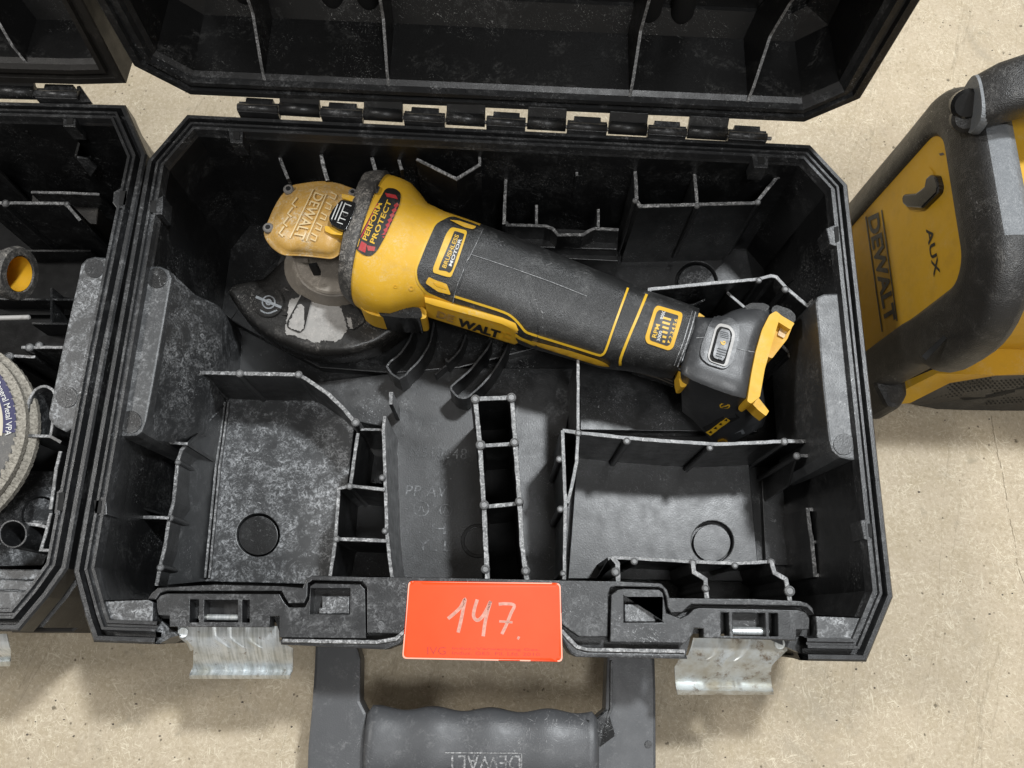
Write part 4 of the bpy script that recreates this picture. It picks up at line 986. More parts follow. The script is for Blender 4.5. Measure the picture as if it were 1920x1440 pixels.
prism('foot_rim', [(1403, 749), (1413, 744), (1421, 744), (1442, 771), (1436, 780), (1422, 769)], .0985, .086, M['yellow'], G, bevel=.0012, r=2)
prism('contact_rail', [(1460, 600), (1486, 612), (1476, 636), (1460, 656), (1448, 672), (1438, 668), (1446, 640)], .0985, .070, M['yellowdeep'], G, bevel=.0015, r=3)
prism('contact_rail', [(1464, 612), (1478, 618), (1470, 634), (1458, 628)], .1000, .09, M['yellowdirt'], G, bevel=.0008, r=2)
# speed dial in its frame
lay('dial_surround', [(1342, 595), (1374, 599), (1386, 614), (1384, 640), (1372, 682), (1358, 694), (1326, 684), (1312, 670), (1314, 650), (1330, 606)], 'footgray', .0016, foot, 12, bv=fb)
db = bvh_of([o for o in bpy.data.objects if o.name.startswith('dial_surround')])
ds = bpy.data.objects['dial_surround']
lay('dial_frame', [(1348, 607), (1368, 611), (1378, 624), (1376, 640), (1364, 684), (1358, 688), (1330, 678), (1326, 668), (1340, 616)], 'bare', .0008, ds, 7, bv=db)
d2 = bvh_of([o for o in bpy.data.objects if o.name.startswith('dial_frame')])
lay('dial_window', [(1350, 612), (1367, 616), (1373, 626), (1370, 642), (1358, 684), (1334, 677), (1330, 670), (1344, 618)], 'void', .0003, ds, 4, bv=d2)
d3 = bvh_of([o for o in bpy.data.objects if o.name.startswith('dial_window')])
lay('speed_dial', [(1352, 617), (1367, 621), (1369, 634), (1358, 672), (1354, 678), (1338, 672), (1336, 666), (1346, 626)], 'footgray', .0012, ds, 4, bv=d3)
d4 = bvh_of([o for o in bpy.data.objects if o.name.startswith('speed_dial')])
for k in range(5):
    v, f = stroke([(1341 - k * .0 + (4 - k) * 1.2, 671 - (4 - k) * 4.6), (1357 + (4 - k) * 1.4, 676 - (4 - k) * 4.6)], 1.7); decal('dial_ridge', v, f, d4, .0005, M['radiotop'], ds, step=6)
for k in range(4):
    v, f = stroke([(1351 + k * 0, 631 - k * 3.4), (1366, 635 - k * 3.4)], 1.2); decal('dial_ridge', v, f, d4, .0004, M['radiotop'], ds, step=6)
word('6', (1359, 648), (1361, 640), (1349, 646), 'yprint', d4, ds, .0004, .02)
# lower side of the foot: charge window and recycling mark
lay('charge_window', [(1318, 801), (1330, 812), (1388, 782), (1376, 772), (1362, 776)], 'void', .0005, foot, 3, bv=fb)
lay('charge_strip', [(1325, 809), (1332, 815), (1369, 786), (1361, 781)], 'yprint', .0010, foot, 1, bv=fb)
for k in range(4):
    x, y = 1332 + k * 9.5, 808 - k * 7.5
    v, f = flat([(x - 3, y), (x + 2, y - 4), (x + 3, y + 1)]); decal('charge_mark', v, f, fb, .0014, M['black'], foot, step=0)
v, f = fill([ell(1359, 760, 10, 6, 20), ell(1359, 760, 7.5, 4, 20)]); decal('recycling_mark', v, f, fb, .0005, M['yprint'], foot, step=6)
v, f = stroke([(1352, 762), (1360, 760), (1366, 758)], 2); decal('recycling_mark', v, f, fb, .0006, M['yprint'], foot, step=6)
lay('foot_patch', [(1375, 813), (1392, 804), (1397, 812), (1380, 821)], 'radiotop', .0004, foot, 1, bv=fb)
lay('foot_button', [(1345, 824), (1356, 820), (1366, 826), (1358, 832), (1348, 831)], 'yellowdeep', .0008, foot, 3, bv=fb)
v, f = stroke(smooth_line([(1305, 634), (1326, 633), (1336, 638)], 3), 1); decal('seam_line', v, f, fb, .0004, M['edge'], foot, step=6)
v, f = stroke(smooth_line([(1378, 652), (1395, 657), (1418, 661)], 3), 1); decal('seam_line', v, f, fb, .0004, M['edge'], foot, step=6)
# guard details
gb = bvh_of([gd])
lay('worn_patch', [(543, 562), (556, 560), (569, 552), (592, 568), (612, 560), (630, 561), (642, 584), (652, 618), (640, 636), (628, 641), (610, 639), (592, 642), (562, 633), (535, 626), (536, 606), (540, 590)], 'patch', .0003, gd, 3, 4, gb, jag=1.2)
for q in ([(567, 552), (578, 546), (588, 551), (584, 566), (572, 618), (562, 626), (540, 616), (538, 606)], [(637, 557), (652, 560), (664, 570), (682, 596), (684, 604), (662, 620), (652, 616), (644, 590)]):
    lay('guard_rib', q, 'guard', .0012, gd, 5, 5, gb)
gr2 = bvh_of([o for o in bpy.data.objects if o.name.startswith('guard_rib')])
lay('worn_patch', [(560, 570), (570, 574), (570, 616), (562, 622), (541, 614), (542, 604)], 'patch', .0003, gd, 3, 4, gr2, jag=1)
lay('worn_patch', [(650, 595), (658, 596), (660, 608), (664, 618), (654, 616)], 'patch', .0003, gd, 1, 3, gr2, jag=1)
lay('guard_boss', circ(504, 567, 29), 'guard', .0010, gd, 0.01, 8, gb)
gb3 = bvh_of([o for o in bpy.data.objects if o.name.startswith('guard_boss')])
for r in (27, 13, 6):
    v, f = fill([circ(504, 567, r), circ(504, 567, r - (5 if r > 20 else 2.6))]); decal('guard_emblem', v, f, gb3, .0005, M['radiotop'] if r < 20 else M['guard'], gd, step=9)
v, f = stroke([(480, 557), (528, 577)], 5); decal('guard_emblem', v, f, gb3, .0006, M['radiotop'], gd, step=9)
v, f = stroke(smooth_line([(488, 582), (502, 588), (520, 582)], 3), 3); decal('guard_emblem', v, f, gb3, .0005, M['radiotop'], gd, step=9)
plate('guard_tab', [at(590, 540, .074), at(606, 533, .076), at(632, 541, .074), at(636, 552, .070), at(620, 547, .072), at(594, 546, .072)], .0015, M['alu'], gd)
plate('clamp_tab', [at(550, 484, .088), at(577, 484, .090), at(578, 492, .086), at(552, 490, .085)], .0012, M['alu'], G)
prism('neck_window', [(578, 494), (594, 492), (593, 499), (580, 500)], .0895, .07, M['void'], G, bevel=0)
for o in list(bpy.data.objects):
    pass

# ------------------------------------------------------------------ second case, cut by the left edge of the photograph
B2 = thing('tool_case', 'black open tool case cut off at the left side with flap discs inside', 'tool case', (-.45, .15, 0), 'open black tool cases')
CS = B2
HH = H - .001
lo = P([(60, 1192), (34, 1184), (88, 1120), (126, 1066), (200, 660), (275, 288), (234, 195), (0, 189)], HH)
xL = -.655; yb_, yf_ = lo[-1].y, lo[0].y
lo = [Vector((xL + .03, yf_, HH))] + lo[1:] + [Vector((xL + .03, yb_, HH)), Vector((xL, yb_ - .035, HH)), Vector((xL, yf_ + .035, HH))]
pr2 = rim_profile(HH)
ringsweep('case_rim', lo, pr2, [M['case'], M['caserim']], CS, closed=True, flip=1, mi=([0] * 6 + [1] * 13)[:len(pr2) - 1])
ringsweep('inner_wall', lo, wall_profile(HH), M['case'], CS, closed=True, flip=1)
s2 = side(lo, True); inn2 = [p + Vector((q.x, q.y, 0)) * .014 for p, q in zip(lo, s2)]
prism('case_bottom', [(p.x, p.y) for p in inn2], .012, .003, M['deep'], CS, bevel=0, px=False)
sk = P([(66, 1170), (140, 1168), (154, 1176), (136, 1186), (50, 1186)], .05)
prism('case_foot', [(20, 1150), (96, 1090), (160, 1090), (163, 1160), (150, 1176), (136, 1186), (20, 1186)], .040, .0, M['caselow'], CS, bevel=.002)
shl2 = [(206, 484), (178, 481), (162, 485), (152, 496), (149, 512), (119, 644), (91, 776), (92, 786), (104, 800), (124, 810), (141, 801)]
prism('side_ledge', shl2, HH - .004, HH - .05, M['casedusty'], CS, bevel=.001)
for (x, y, r) in ((176, 503, 18), (125, 744, 20)): prism('gate_mark', circ(x, y, r), HH - .0035, HH - .005, M['caserim'], CS, bevel=.0003)
def nt(p, h):
    prism('rim_notch', p, HH + .0003, HH - .014, M['caserim'], CS, bevel=.0005); prism('notch_hole', h, HH + .0008, HH - .002, M['void'], CS, bevel=0)
nt([(118, 222), (142, 222), (142, 238), (118, 237)], [(125, 221), (137, 221), (136, 232), (125, 231)])
nt([(226, 352), (213, 360), (211, 380), (218, 390), (230, 390)], [(226, 358), (238, 358), (236, 384), (222, 384)])
nt([(118, 912), (106, 922), (101, 962), (112, 966)], [(110, 924), (121, 922), (118, 958), (107, 956)])
# walls inside
plate('fin', [at(43, 221, .118), at(50, 248, .110), at(88, 292, .080), at(125, 334, .045), at(122, 320, .02), at(60, 222, .02)], .0016, M['case'], CS)
plate('fin', [at(148, 268, .112), at(141, 294, .104), at(170, 330, .075), at(160, 300, .03), at(150, 270, .03)], .0018, M['case'], CS)
plate('fin', [at(142, 293, .104), at(165, 297, .1), at(182, 312, .09), at(170, 330, .078)], .0014, M['casedusty'], CS)
rib([(58, 360), (120, 361), (186, 364)], .070, .012, .0016, CS); prism('pocket_step', [(60, 364), (186, 366), (182, 420), (56, 416)], .052, .012, M['caselow'], CS, bevel=.0008)
rib([(-40, 380), (8, 380), (123, 381), (150, 413)], .092, .012, .0018, CS); boss(8, 379, .0935, .012, .0026, CS); boss(124, 381, .0928, .012, .0018, CS)
plate('fin', [at(0, 320, .085), at(55, 377, .03), at(55, 377, .012), at(-30, 340, .012)], .0014, M['case'], CS)
rib([(-40, 666), (15, 667), (66, 669)], .080, .012, .0016, CS); boss(15, 667, .0815, .012, .0026, CS)
rib([(40, 651), (54, 651), (119, 651)], .086, .012, .0016, CS); boss(53, 650, .0875, .012, .0026, CS); boss(71, 646, .086, .012, .0022, CS)
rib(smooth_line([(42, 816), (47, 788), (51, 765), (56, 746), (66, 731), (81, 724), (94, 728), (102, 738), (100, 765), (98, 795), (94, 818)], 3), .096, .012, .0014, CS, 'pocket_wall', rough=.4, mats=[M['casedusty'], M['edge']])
rib([(42, 816), (94, 818), (114, 829)], .096, .012, .0016, CS, rough=.5)
rib([(113, 846), (105, 878), (100, 915), (94, 955)], .104, .012, .0016, CS, rough=.4)
ff2 = prism('pad_floor', [(-60, 882), (110, 884), (96, 1020), (80, 1060), (-60, 1062)], .034, .012, M['casedusty'], CS, holes=[circ(76, 966, 36)], bevel=.0006)
prism('pad', circ(76, 967, 33), .031, .013, M['casedusty'], CS, bevel=.0006)
prism('holder_tube', circ(24, 1001, 27), .100, .012, M['caserim'], CS, holes=[circ(24, 1001, 23)], bevel=.0004, smooth=False)
rib([(46, 982), (70, 984), (88, 988)], .094, .012, .0016, CS, rough=.4); rib([(63, 976), (63, 980), (88, 979)], .07, .012, .002, CS, rough=.4)
rib([(95, 962), (86, 998), (76, 1031), (92, 1032)], .108, .012, .0014, CS, rough=.3)
for i, (a, b, z) in enumerate((((0, 1066), (78, 1068), .060), ((0, 1083), (64, 1089), .085), ((0, 1103), (52, 1107), .105))):
    prism('front_step', [(-60, a[1]), b, (b[0] - 10, b[1] + 20), (-60, a[1] + 20)], z, .012, M['casedusty'], CS, bevel=.0008)
prism('corner_pad', [(-60, 1104), (50, 1109), (46, 1120), (28, 1148), (22, 1152), (-60, 1151)], HH - .003, HH - .03, M['casedusty'], CS, bevel=.0008)
ex = [-90, -20, 71, 158]
c2 = [((71, 176), (150, 178), 'case'), ((-16, 174), (69, 176), 'lid'), ((-100, 172), (-18, 174), 'case'), ((-190, 170), (-102, 172), 'lid')]
knuckle_row(CS, None, None, c2, HH + .002)
plate('hinge_ramp', [at(146, 164, HH), at(152, 163, HH), at(173, 193, HH), at(144, 193, HH)], .003, M['caserim'], CS)
W3L = lid(CS, -.68, at(238, 161, .134).x, at(0, 155, .134).y, .1335, .300, .030, .002, math.radians(9), .048, 0)
lt2 = latch([(-180, 1196, .1125), (-178, 1220, .108), (-176, 1250, .09), (-178, 1252, .092), (-178, 1256, .09)], [(12, 1188, .1125), (18, 1214, .108), (19, 1236, .092), (18, 1240, .094), (17, 1248, .091)], [(.33, .02, .001), (.6, .02, .001)], M['zinc'])
lt2.parent = CS
for v_ in lt2.data.vertices: v_.co += B.location - CS.location

def lidplate(px, sl, top):
    p = aty(px, 120, .338); W_ = .0018
    pts = [(.012, .004), (.022, .008), (.040, .022), (.10, .026), (.10, .044), (.028, .044), (.016, .040)]
    a = [W3L(p.x + sl * h, h, d) for h, d in pts]; b = [W3L(p.x + sl * h + W_, h, d) for h, d in pts]; n = len(a)
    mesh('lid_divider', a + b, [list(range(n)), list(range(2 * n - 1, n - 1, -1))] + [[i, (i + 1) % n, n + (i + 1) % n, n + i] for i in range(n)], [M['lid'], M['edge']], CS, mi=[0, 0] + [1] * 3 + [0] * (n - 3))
lidplate(72, -.5, 0); lidplate(-60, -.3, 0)
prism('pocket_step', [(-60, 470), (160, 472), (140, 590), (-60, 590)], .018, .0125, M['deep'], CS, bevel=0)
for q_ in ([(-30, 560), (150, 562)], [(60, 606), (126, 607)], [(96, 540), (96, 606)], [(30, 470), (170, 470)]):
    rib(q_, .034, .012, .0014, CS, rough=.5, mats=[M['case'], M['case']])

# things lying in the left case
flap_c = at(-146, 822, .098)
def flap_disc(z, r, n, mat, name_label, rot=0):
    T = thing('flap_disc', name_label, 'flap disc', (flap_c.x, flap_c.y, z), 'stacked flap discs')
    vs, fs = [], []
    for k in range(n):
        a0, a1 = 2 * math.pi * (k + rot) / n, 2 * math.pi * (k + 1.22 + rot) / n
        i = len(vs)
        for a, dz, ro in ((a0, 0, r), (a1, .0016, r * 1.012)):
            for rr, zz in ((r * .92, z + .0026 + dz), (ro, z + .0008 + dz), (ro, z - .0022 + dz * .4), (r * .9, z - .003)):
                vs.append((flap_c.x + rr * math.cos(a), flap_c.y + rr * math.sin(a), zz))
        fs += [[i, i + 1, i + 5, i + 4], [i + 1, i + 2, i + 6, i + 5], [i + 2, i + 3, i + 7, i + 6], [i + 4, i + 5, i + 6, i + 7], [i, i + 3, i + 2, i + 1]]
    o = mesh('abrasive_flaps', vs, fs, M['flap'], T); o['kind'] = 'stuff'
    bk = loft('backing_plate', [[Vector((flap_c.x + rr * math.cos(t), flap_c.y + rr * math.sin(t), zz)) for t in [2 * math.pi * k / 64 for k in range(64)]] for rr, zz in ((r * .935, z - .002), (r * .935, z + .0030), (r * .925, z + .0036), (r * .2, z + .0036))], M['discback'], T, smooth=40)
    return T, bk
T1, bk1 = flap_disc(.098, .0605, 72, None, 'upper flap disc with a navy and beige label in the left tool case')
T2, bk2 = flap_disc(.0915, .0640, 76, None, 'lower flap disc, only its pale edge showing under another disc', .4)
dbv = bvh_of([bk1])
def polar(r, a): return Vector((flap_c.x + r * math.cos(a), flap_c.y + r * math.sin(a), .1018))
def ringseg(name, r0, r1, a0, a1, z, mat, par):
    n = 24; vs = []
    for k in range(n + 1):
        a = a0 + (a1 - a0) * k / n
        for r in (r0, r1):
            for zz in (z, z - .0003): vs.append((flap_c.x + r * math.cos(a), flap_c.y + r * math.sin(a), zz))
    fs = []
    for k in range(n):
        i = k * 4; fs += [[i, i + 2, i + 6, i + 4], [i + 2, i + 3, i + 7, i + 6], [i, i + 4, i + 5, i + 1]]
    fs += [[0, 1, 3, 2], [n * 4, n * 4 + 2, n * 4 + 3, n * 4 + 1]]
    return mesh(name, vs, fs, mat, par)
ringseg('paper_label', .0488, .0562, math.radians(4), math.radians(66), .1020, M['navy'], T1)
ringseg('paper_label', .0240, .0488, math.radians(2), math.radians(85), .1021, M['beige'], T1)
v, f = text2('General Metal VPA', .006)
tv = []
for a, b in v:
    an = math.radians(42 - 40 * a); r = .0506 + .0036 * b; tv.append((flap_c.x + r * math.cos(an), flap_c.y + r * math.sin(an), .10235))
mesh('label_print', tv, f, M['wprint'], T1)

# tube-ended side handle
sh = thing('side_handle', 'black tube with a flared end and a yellow inside, at the left of the photo', 'side handle', at(20, 515, .06))
ax0, ax1 = at(-90, 497, .083), at(38, 514, .088)
dv = (ax1 - ax0).normalized()
qd = dv.to_track_quat('Z', 'Y')
def rgq(c, r, n=32, sy=1): return [c + qd @ Vector((r * math.cos(2 * math.pi * k / n), r * sy * math.sin(2 * math.pi * k / n), 0)) for k in range(n)]
loft('tube_body', [rgq(ax0, .0130), rgq(ax1 - dv * .011, .0138), rgq(ax1 - dv * .0102, .0128), rgq(ax1 - dv * .008, .0128), rgq(ax1 - dv * .007, .0165), rgq(ax1 - dv * .003, .0178), rgq(ax1, .0168), rgq(ax1 + dv * .0004, .0122), rgq(ax1 - dv * .002, .0114), rgq(ax1 - dv * .004, .0113)], M['rubberdust'], sh, smooth=40, caps=False)
loft('tube_lining', [rgq(ax1 - dv * .0005, .0113), rgq(ax1 - dv * .030, .0105), rgq(ax1 - dv * .0305, .002)], M['yellowdeep'], sh, smooth=40, caps=False)
pl = P([(-4, 481), (4, 480), (4, 483), (-4, 484)], .090)
# thin steel key
ky = thing('spanner_key', 'thin pale steel key seen edge-on below the tube with the yellow inside', 'spanner', at(10, 597, .085))
cyl('key_shaft', at(-60, 598, .085), at(56, 595, .086), .0016, M['bare'], ky, bev=.0006)
cyl('key_end', at(-90, 598, .085), at(-60, 598, .085), .0028, M['bare'], ky, bev=.0006)

# ------------------------------------------------------------------ site radio on the right
X0 = .260
RD = thing('site_radio', 'yellow and black rugged site radio with AUX cover standing on the floor at the right', 'radio', (.34, .25, 0))
def yz(px, py, x=X0): return atx(px, py, x)
pan = rounded([(1600, 445), (1765, 240), (1782, 305), (1806, 488), (1798, 522), (1780, 544), (1628, 652)], 14)
core = [Vector((X0 + .012, .190, .006)), Vector((X0 + .012, .325, .006)), Vector((.46, .325, .006)), Vector((.46, .190, .006))]
mesh('radio_body', [c for c in core] + [Vector((c.x, c.y, .172)) for c in core], [[0, 1, 2, 3], [7, 6, 5, 4], [0, 4, 5, 1], [1, 5, 6, 2], [2, 6, 7, 3], [3, 7, 4, 0]], M['yellow'], RD, bevel=.012)
pv = [yz(*p) for p in pan]; pv2 = [v + Vector((.012, 0, 0)) for v in pv]; n = len(pv)
# side panel carried down behind the case rim to the radio's base
y0, y1 = min(v.y for v in pv) - .012, max(v.y for v in pv) + .012
sp_ = mesh('side_panel', [(X0, y0, .012), (X0, y1, .012), (X0, y1, .166), (X0, y0, .166), (X0 + .014, y0, .012), (X0 + .014, y1, .012), (X0 + .014, y1, .166), (X0 + .014, y0, .166)], [[0, 1, 2, 3], [7, 6, 5, 4], [0, 4, 5, 1], [1, 5, 6, 2], [2, 6, 7, 3], [3, 7, 4, 0]], M['yellow'], RD)
spb = bvh_of([sp_])
def pword(s, bl, br, tl, bold, name, tr=None, lift=.0004):
    v, f = text2(s, bold); return decal(name, quadmap(v, bl, br, tl, tr), f, spb, lift, M['black'], sp_, step=0, thick=lift, smooth=False)
pword('DEWALT', (1627, 408), (1661, 610), (1648, 398), .035, 'panel_lettering', (1681, 598))
for q in ([(1624, 406), (1655, 622)], [(1654, 394), (1683, 602)]):
    v, f = stroke(q, 2.2); decal('panel_line', v, f, spb, .0004, M['black'], sp_, step=0, thick=.0004)
pword('AUX', (1737, 430), (1752, 520), (1748, 424), .02, 'panel_lettering', (1764, 512))
v, f = flat(rounded([(1690, 358), (1706, 340), (1730, 315), (1742, 312), (1752, 322), (1756, 350), (1752, 372), (1740, 392), (1722, 398), (1700, 390)], 12)); decal('aux_recess', v, f, spb, .0006, M['yellow'], sp_, step=10, thick=.0005)
def solid(name, pts3, t, mat, par, bevel=.001):
    return plate(name, pts3, t, mat, par, bevel)
fx = [(1690, 371), (1694, 364), (1716, 362), (1732, 350), (1735, 334), (1744, 327), (1753, 330), (1758, 350), (1756, 362), (1740, 378), (1727, 391), (1700, 389), (1691, 381)]
xx = X0 - .004
av = [yz(x, y, xx) for x, y in fx]; m = len(av)
mesh('aux_flap', av + [v + Vector((.006, 0, 0)) for v in av], [list(range(m)), list(range(2 * m - 1, m - 1, -1))] + [[i, (i + 1) % m, m + (i + 1) % m, m + i] for i in range(m)], M['gloss'], sp_, bevel=.0012)
v, f = flat([(1761, 288), (1769, 286), (1772, 290), (1764, 292)]); decal('paint_chip', v, f, spb, .0003, M['neckdark'], sp_, step=0)
# rubber frame: posts at the two side corners, a top bar with a paler flat, handle
def bar(name, A, Bq, sec, mat, par, bevel=.003, split=None):
    """Bar from A to B; sec = list of (dx, dz) outline in the plane across the bar (world x / z) or custom frame."""
    A, Bq = Vector(A), Vector(Bq); va = [A + Vector(s) for s in sec]; vb = [Bq + Vector(s) for s in sec]; n = len(sec)
    return mesh(name, va + vb, [list(range(n))[::-1], list(range(n, 2 * n))] + [[i, (i + 1) % n, n + (i + 1) % n, n + i] for i in range(n)], mat, par, bevel=bevel)
# one moulded rubber frame: front post, top bar and back post round the side panel
def arc_(cy, cz, r, a0, a1, n): return [(cy + r * math.cos(math.radians(a0 + (a1 - a0) * k / n)), cz + r * math.sin(math.radians(a0 + (a1 - a0) * k / n))) for k in range(n + 1)]
def rings_px(rs): return [[at(*p) for p in r] for r in rs]
zt_, yf0 = .1600, .2000
loop = [(yf0 + .002, .0, .80), (yf0 + .0015, .05, .82), (yf0 + .001, .084, .86), (yf0, .096, .95), (yf0, .104, 1.16), (yf0, .118, 1.24), (yf0, .132, 1.24)] + [(y, z, 1.22 - .22 * k / 10) for k, (y, z) in enumerate(arc_(yf0 + .0165, zt_ - .0165, .0165, 180, 90, 10))] + [(y, zt_, 1.0) for y in (.225, .235, .245, .256, .266, .276)] + [(y, z, 1.0 - .22 * k / 10) for k, (y, z) in enumerate(arc_(.2810, zt_ - .017, .017, 90, 0, 10))] + [(.2985, .11, .76), (.2995, .06, .76), (.300, 0, .76)]
sec = [(-.002, .012), (.0, .002), (.0010, -.0010), (.0035, -.0030), (.0100, -.0034), (.0180, -.0020), (.0255, .0002), (.0290, .0014), (.0318, .0042), (.0330, .0085), (.0335, .0150), (.0318, .0195), (.0270, .0215), (.004, .0215)]
lv = [Vector((0, y, z)) for y, z, _ in loop]; fr_ = []
for q_, (y, z, sc_) in enumerate(loop):
    a = lv[max(0, q_ - 1)]; b = lv[min(len(lv) - 1, q_ + 1)]; d_ = (b - a).normalized(); nn = Vector((0, -d_.z, d_.y))
    fr_.append([Vector((X0 + dx, y, z)) + nn * (n_ * sc_) for n_, dx in sec])
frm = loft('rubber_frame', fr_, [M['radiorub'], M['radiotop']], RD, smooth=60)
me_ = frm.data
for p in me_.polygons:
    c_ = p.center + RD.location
    if p.normal.z > .8 and .205 < c_.y < .278 and c_.z > .185: p.material_index = 1  # upward faces of the top bar take the paler rubber
plate('frame_groove', [at(1728, 668, .1215), at(1770, 628, .1335), at(1776, 634, .1340), at(1736, 676, .1220)], .0012, M['void'], frm)
# foot block of the front post
fo_ = [(.262, .174), (.268, .1585), (.276, .1575), (.284, .168), (.284, .186), (.262, .186)]
mesh('frame_foot', [(x, y, 0) for x, y in fo_] + [(x, y, .034) for x, y in fo_], [list(range(6))[::-1], list(range(6, 12))] + [[i, (i + 1) % 6, 6 + (i + 1) % 6, 6 + i] for i in range(6)], M['radiorub'], RD, bevel=.004)
# carrying handle over the top
hc = [at(1826, 196, .196), at(1870, 176, .205), at(1930, 158, .210), at(2010, 140, .212), at(2100, 125, .212), Vector((.415, .322, .206)), Vector((.442, .320, .190)), Vector((.450, .316, .160))]
hr_ = []
for i, c in enumerate(hc):
    k = .0155 if i else .0150
    hr_.append([c + Vector(((-.002 if i < 5 else .006 * (i - 4)) * math.sin(t), math.copysign(abs(math.cos(t)) ** .75, math.cos(t)) * (k + .0006 * min(i, 4)), math.copysign(abs(math.sin(t)) ** .75, math.sin(t)) * .012)) for t in [2 * math.pi * j / 28 for j in range(28)]])
hdl = loft('radio_handle', hr_, M['radiorub'], RD, smooth=50)
ck = Vector((hc[0].x, hc[0].y, hc[0].z)); 
loft('handle_cuff', [[p + Vector((-.0012, 0, 0)) for p in hr_[0]], [ck + (p - ck) * 1.05 + Vector((.0015, 0, 0)) for p in hr_[0]], [ck + (p - ck) * 1.05 + Vector((.0030, 0, 0)) for p in hr_[0]]], M['radiotop'], hdl, smooth=40)
cyl('handle_pivot', at(1808, 196, .178), at(1815, 196, .197), .0085, M['gloss'], RD, bev=.002)
cyl('handle_pivot', at(1806, 222, .176), at(1812, 222, .192), .0075, M['radiorub'], RD, bev=.002)
# yellow front lip and perforated grille at the base
lipv = rings_px([[(1662, 748, .014), (1757, 700, .050), (1817, 702, .066), (1880, 703, .070), (1990, 690, .070)], [(1664, 757, .010), (1707, 754, .018), (1782, 716, .044), (1869, 702, .062), (1990, 699, .064)]])
lipv = [[v for v in lipv[0]], [v + Vector((0, -.0005, -.001)) for v in lipv[1]]]
loft('front_lip', [[v + Vector((0, .02, 0)) for v in lipv[0]], lipv[0], lipv[1], [v + Vector((0, .006, -.004)) for v in lipv[1]]], M['yellow'], RD, smooth=60, caps=False, closed=False)
gl = rings_px([[(1707, 755, .0165), (1782, 717, .043), (1869, 704, .060), (1990, 701, .062)], [(1714, 757, .012), (1790, 735, .030), (1870, 725, .040), (1990, 718, .044)], [(1722, 760, .006), (1800, 750, .014), (1870, 748, .020), (1990, 745, .024)], [(1757, 767, .001), (1820, 769, .001), (1880, 770, .001), (1990, 770, .001)]])
gro = loft('speaker_grille', gl, M['grille'], RD, smooth=False, caps=False, closed=False)
gv = bvh_of([gro])
mesh('grille_back', [(.285, .176, .002), (.46, .176, .002), (.46, .184, .06), (.285, .184, .06)], [[0, 1, 2, 3]], M['void'], RD)
hv, hf = [], []
for r in range(7):
    for k in range(26):
        x = 1752 + k * 8.4 + (r % 2) * 4.2; y = 744 - (x - 1752) * (.16 if x < 1860 else .06) - r * 4.4 + 4
        top_y = 717 - (x - 1782) * .15 if x < 1869 else 705
        if x > 1930 or y < top_y + 3 or (x < 1775 and y < 733): continue
        if 738 < y - (1920 - x) * .12 < 0: continue
        i = len(hv); hv += [(x - 2.6, y - .6), (x + .4, y - 1.7), (x + 2.6, y + .6), (x - .4, y + 1.7)]; hf.append([i, i + 1, i + 2, i + 3])
for r in range(3):
    for k in range(11):
        x = 1850 + k * 8 + (r % 2) * 4; y = 757 - r * 4.4 - k * .5
        if x > 1930 or (r == 2 and k < 4): continue
        i = len(hv); hv += [(x - 2.4, y - .6), (x + .4, y - 1.5), (x + 2.4, y + .6), (x - .4, y + 1.5)]; hf.append([i, i + 1, i + 2, i + 3])
h_ = decal('grille_holes', hv, hf, gv, .0002, M['void'], RD, step=0, thick=.0002, smooth=False)
h_['kind'] = 'stuff'
v, f = flat([(1800, 746), (1860, 738), (1930, 722), (1930, 728), (1862, 744), (1808, 750)]); decal('grille_groove', v, f, gv, .0004, M['void'], RD, step=12)
# top of the radio beside the bar: moulded yellow ridges
for (xa, ya, z) in ((.318, .215, .176), (.318, .250, .178), (.318, .285, .176)):
    mesh('top_ridge', [(xa - .008, ya - .010, z), (xa + .12, ya - .010, z), (xa + .12, ya + .010, z), (xa - .008, ya + .010, z), (xa - .014, ya - .014, z - .008), (xa + .13, ya - .014, z - .008), (xa + .13, ya + .014, z - .008), (xa - .014, ya + .014, z - .008)], [[0, 1, 2, 3], [0, 4, 5, 1], [1, 5, 6, 2], [2, 6, 7, 3], [3, 7, 4, 0]], M['yellow'], RD, bevel=.002)

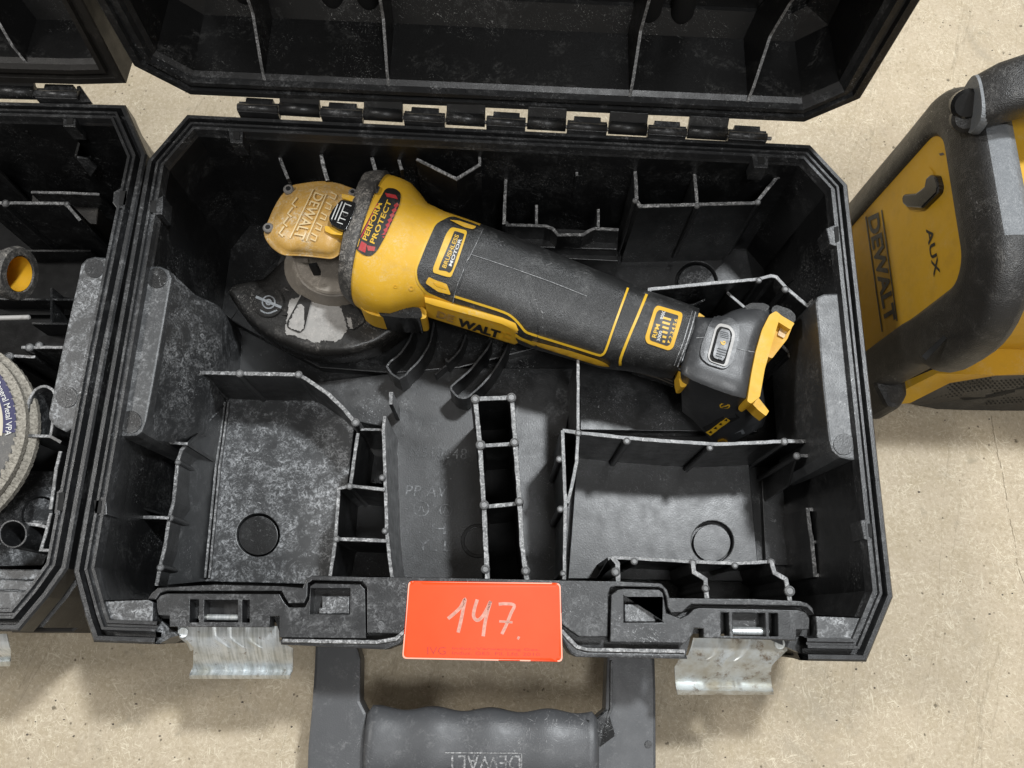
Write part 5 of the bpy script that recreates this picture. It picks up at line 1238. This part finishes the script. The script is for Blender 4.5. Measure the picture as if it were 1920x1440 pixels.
# loose grit and dark scuffs on the floor
random.seed(11); gvs, gfs = [], []
spots = [(1115, 1345), (1215, 1322), (1360, 1420), (1880, 1115), (1855, 786), (1772, 788), (1700, 1025), (560, 1400), (470, 1300), (300, 1380), (1475, 1325), (1800, 1090), (1640, 1290), (255, 1320)] + [(random.uniform(1300, 1910), random.uniform(900, 1435)) for _ in range(34)] + [(random.uniform(0, 570), random.uniform(1290, 1440)) for _ in range(22)] + [(random.uniform(1560, 1900), random.uniform(10, 150)) for _ in range(20)]
for (x, y) in spots:
    c = at(x, y, 0); r = random.uniform(.0003, .0010); i = len(gvs); n = 5
    ang = random.uniform(0, 6)
    gvs += [(c.x + r * random.uniform(.6, 1.5) * math.cos(ang + k * 1.257), c.y + r * random.uniform(.5, 1) * math.sin(ang + k * 1.257), .0001) for k in range(n)] + [(c.x, c.y, r * .9)]
    gfs += [[i + k, i + (k + 1) % n, i + n] for k in range(n)]
gt_ = mesh('floor_grit', gvs, gfs, M['neckdark'], None); gt_['kind'] = 'stuff'
svs, sfs = [], []
for k in range(40):
    x = 960 + k * 4.0 + random.uniform(-2, 2); y = 1314 - k * .35 + random.uniform(-4, 4); a = random.uniform(-.5, 1.2); L_ = random.uniform(2, 6)
    if random.random() < .25: continue
    i = len(svs); dx, dy = math.cos(a) * L_, math.sin(a) * L_
    svs += [at(x, y, .0003), at(x + dx, y + dy, .0003), at(x + dx - dy * .16, y + dy + dx * .16, .0003), at(x - dy * .16, y + dx * .16, .0003)]; sfs.append([i, i + 1, i + 2, i + 3])
for (x, y, m_) in ((1285, 1312, 12), (1300, 1330, 10), (1090, 1245, 9), (1880, 760, 6), (1560, 1262, 8)):
    for _ in range(m_):
        px, py = x + random.gauss(0, 9), y + random.gauss(0, 7); a = random.uniform(0, 3); L_ = random.uniform(1.5, 5)
        i = len(svs); dx, dy = math.cos(a) * L_, math.sin(a) * L_
        svs += [at(px, py, .0003), at(px + dx, py + dy, .0003), at(px + dx - dy * .25, py + dy + dx * .25, .0003), at(px - dy * .25, py + dx * .25, .0003)]; sfs.append([i, i + 1, i + 2, i + 3])
ck_ = smooth_line([(1838, 690), (1856, 770), (1868, 840), (1882, 900), (1890, 960), (1902, 1010), (1908, 1060), (1930, 1120)], 8)
for a, b in zip(ck_, ck_[1:]):
    if random.random() < .2: continue
    j_ = random.uniform(-1, 1); w_ = random.uniform(.4, 1.3); i = len(svs)
    svs += [at(a[0] + j_, a[1], .0003), at(b[0] + j_, b[1], .0003), at(b[0] + j_ + w_, b[1], .0003), at(a[0] + j_ + w_, a[1], .0003)]; sfs.append([i, i + 1, i + 2, i + 3])
sc2 = mesh('floor_scuffs', svs, sfs, M['hairline'], None); sc2['kind'] = 'stuff'
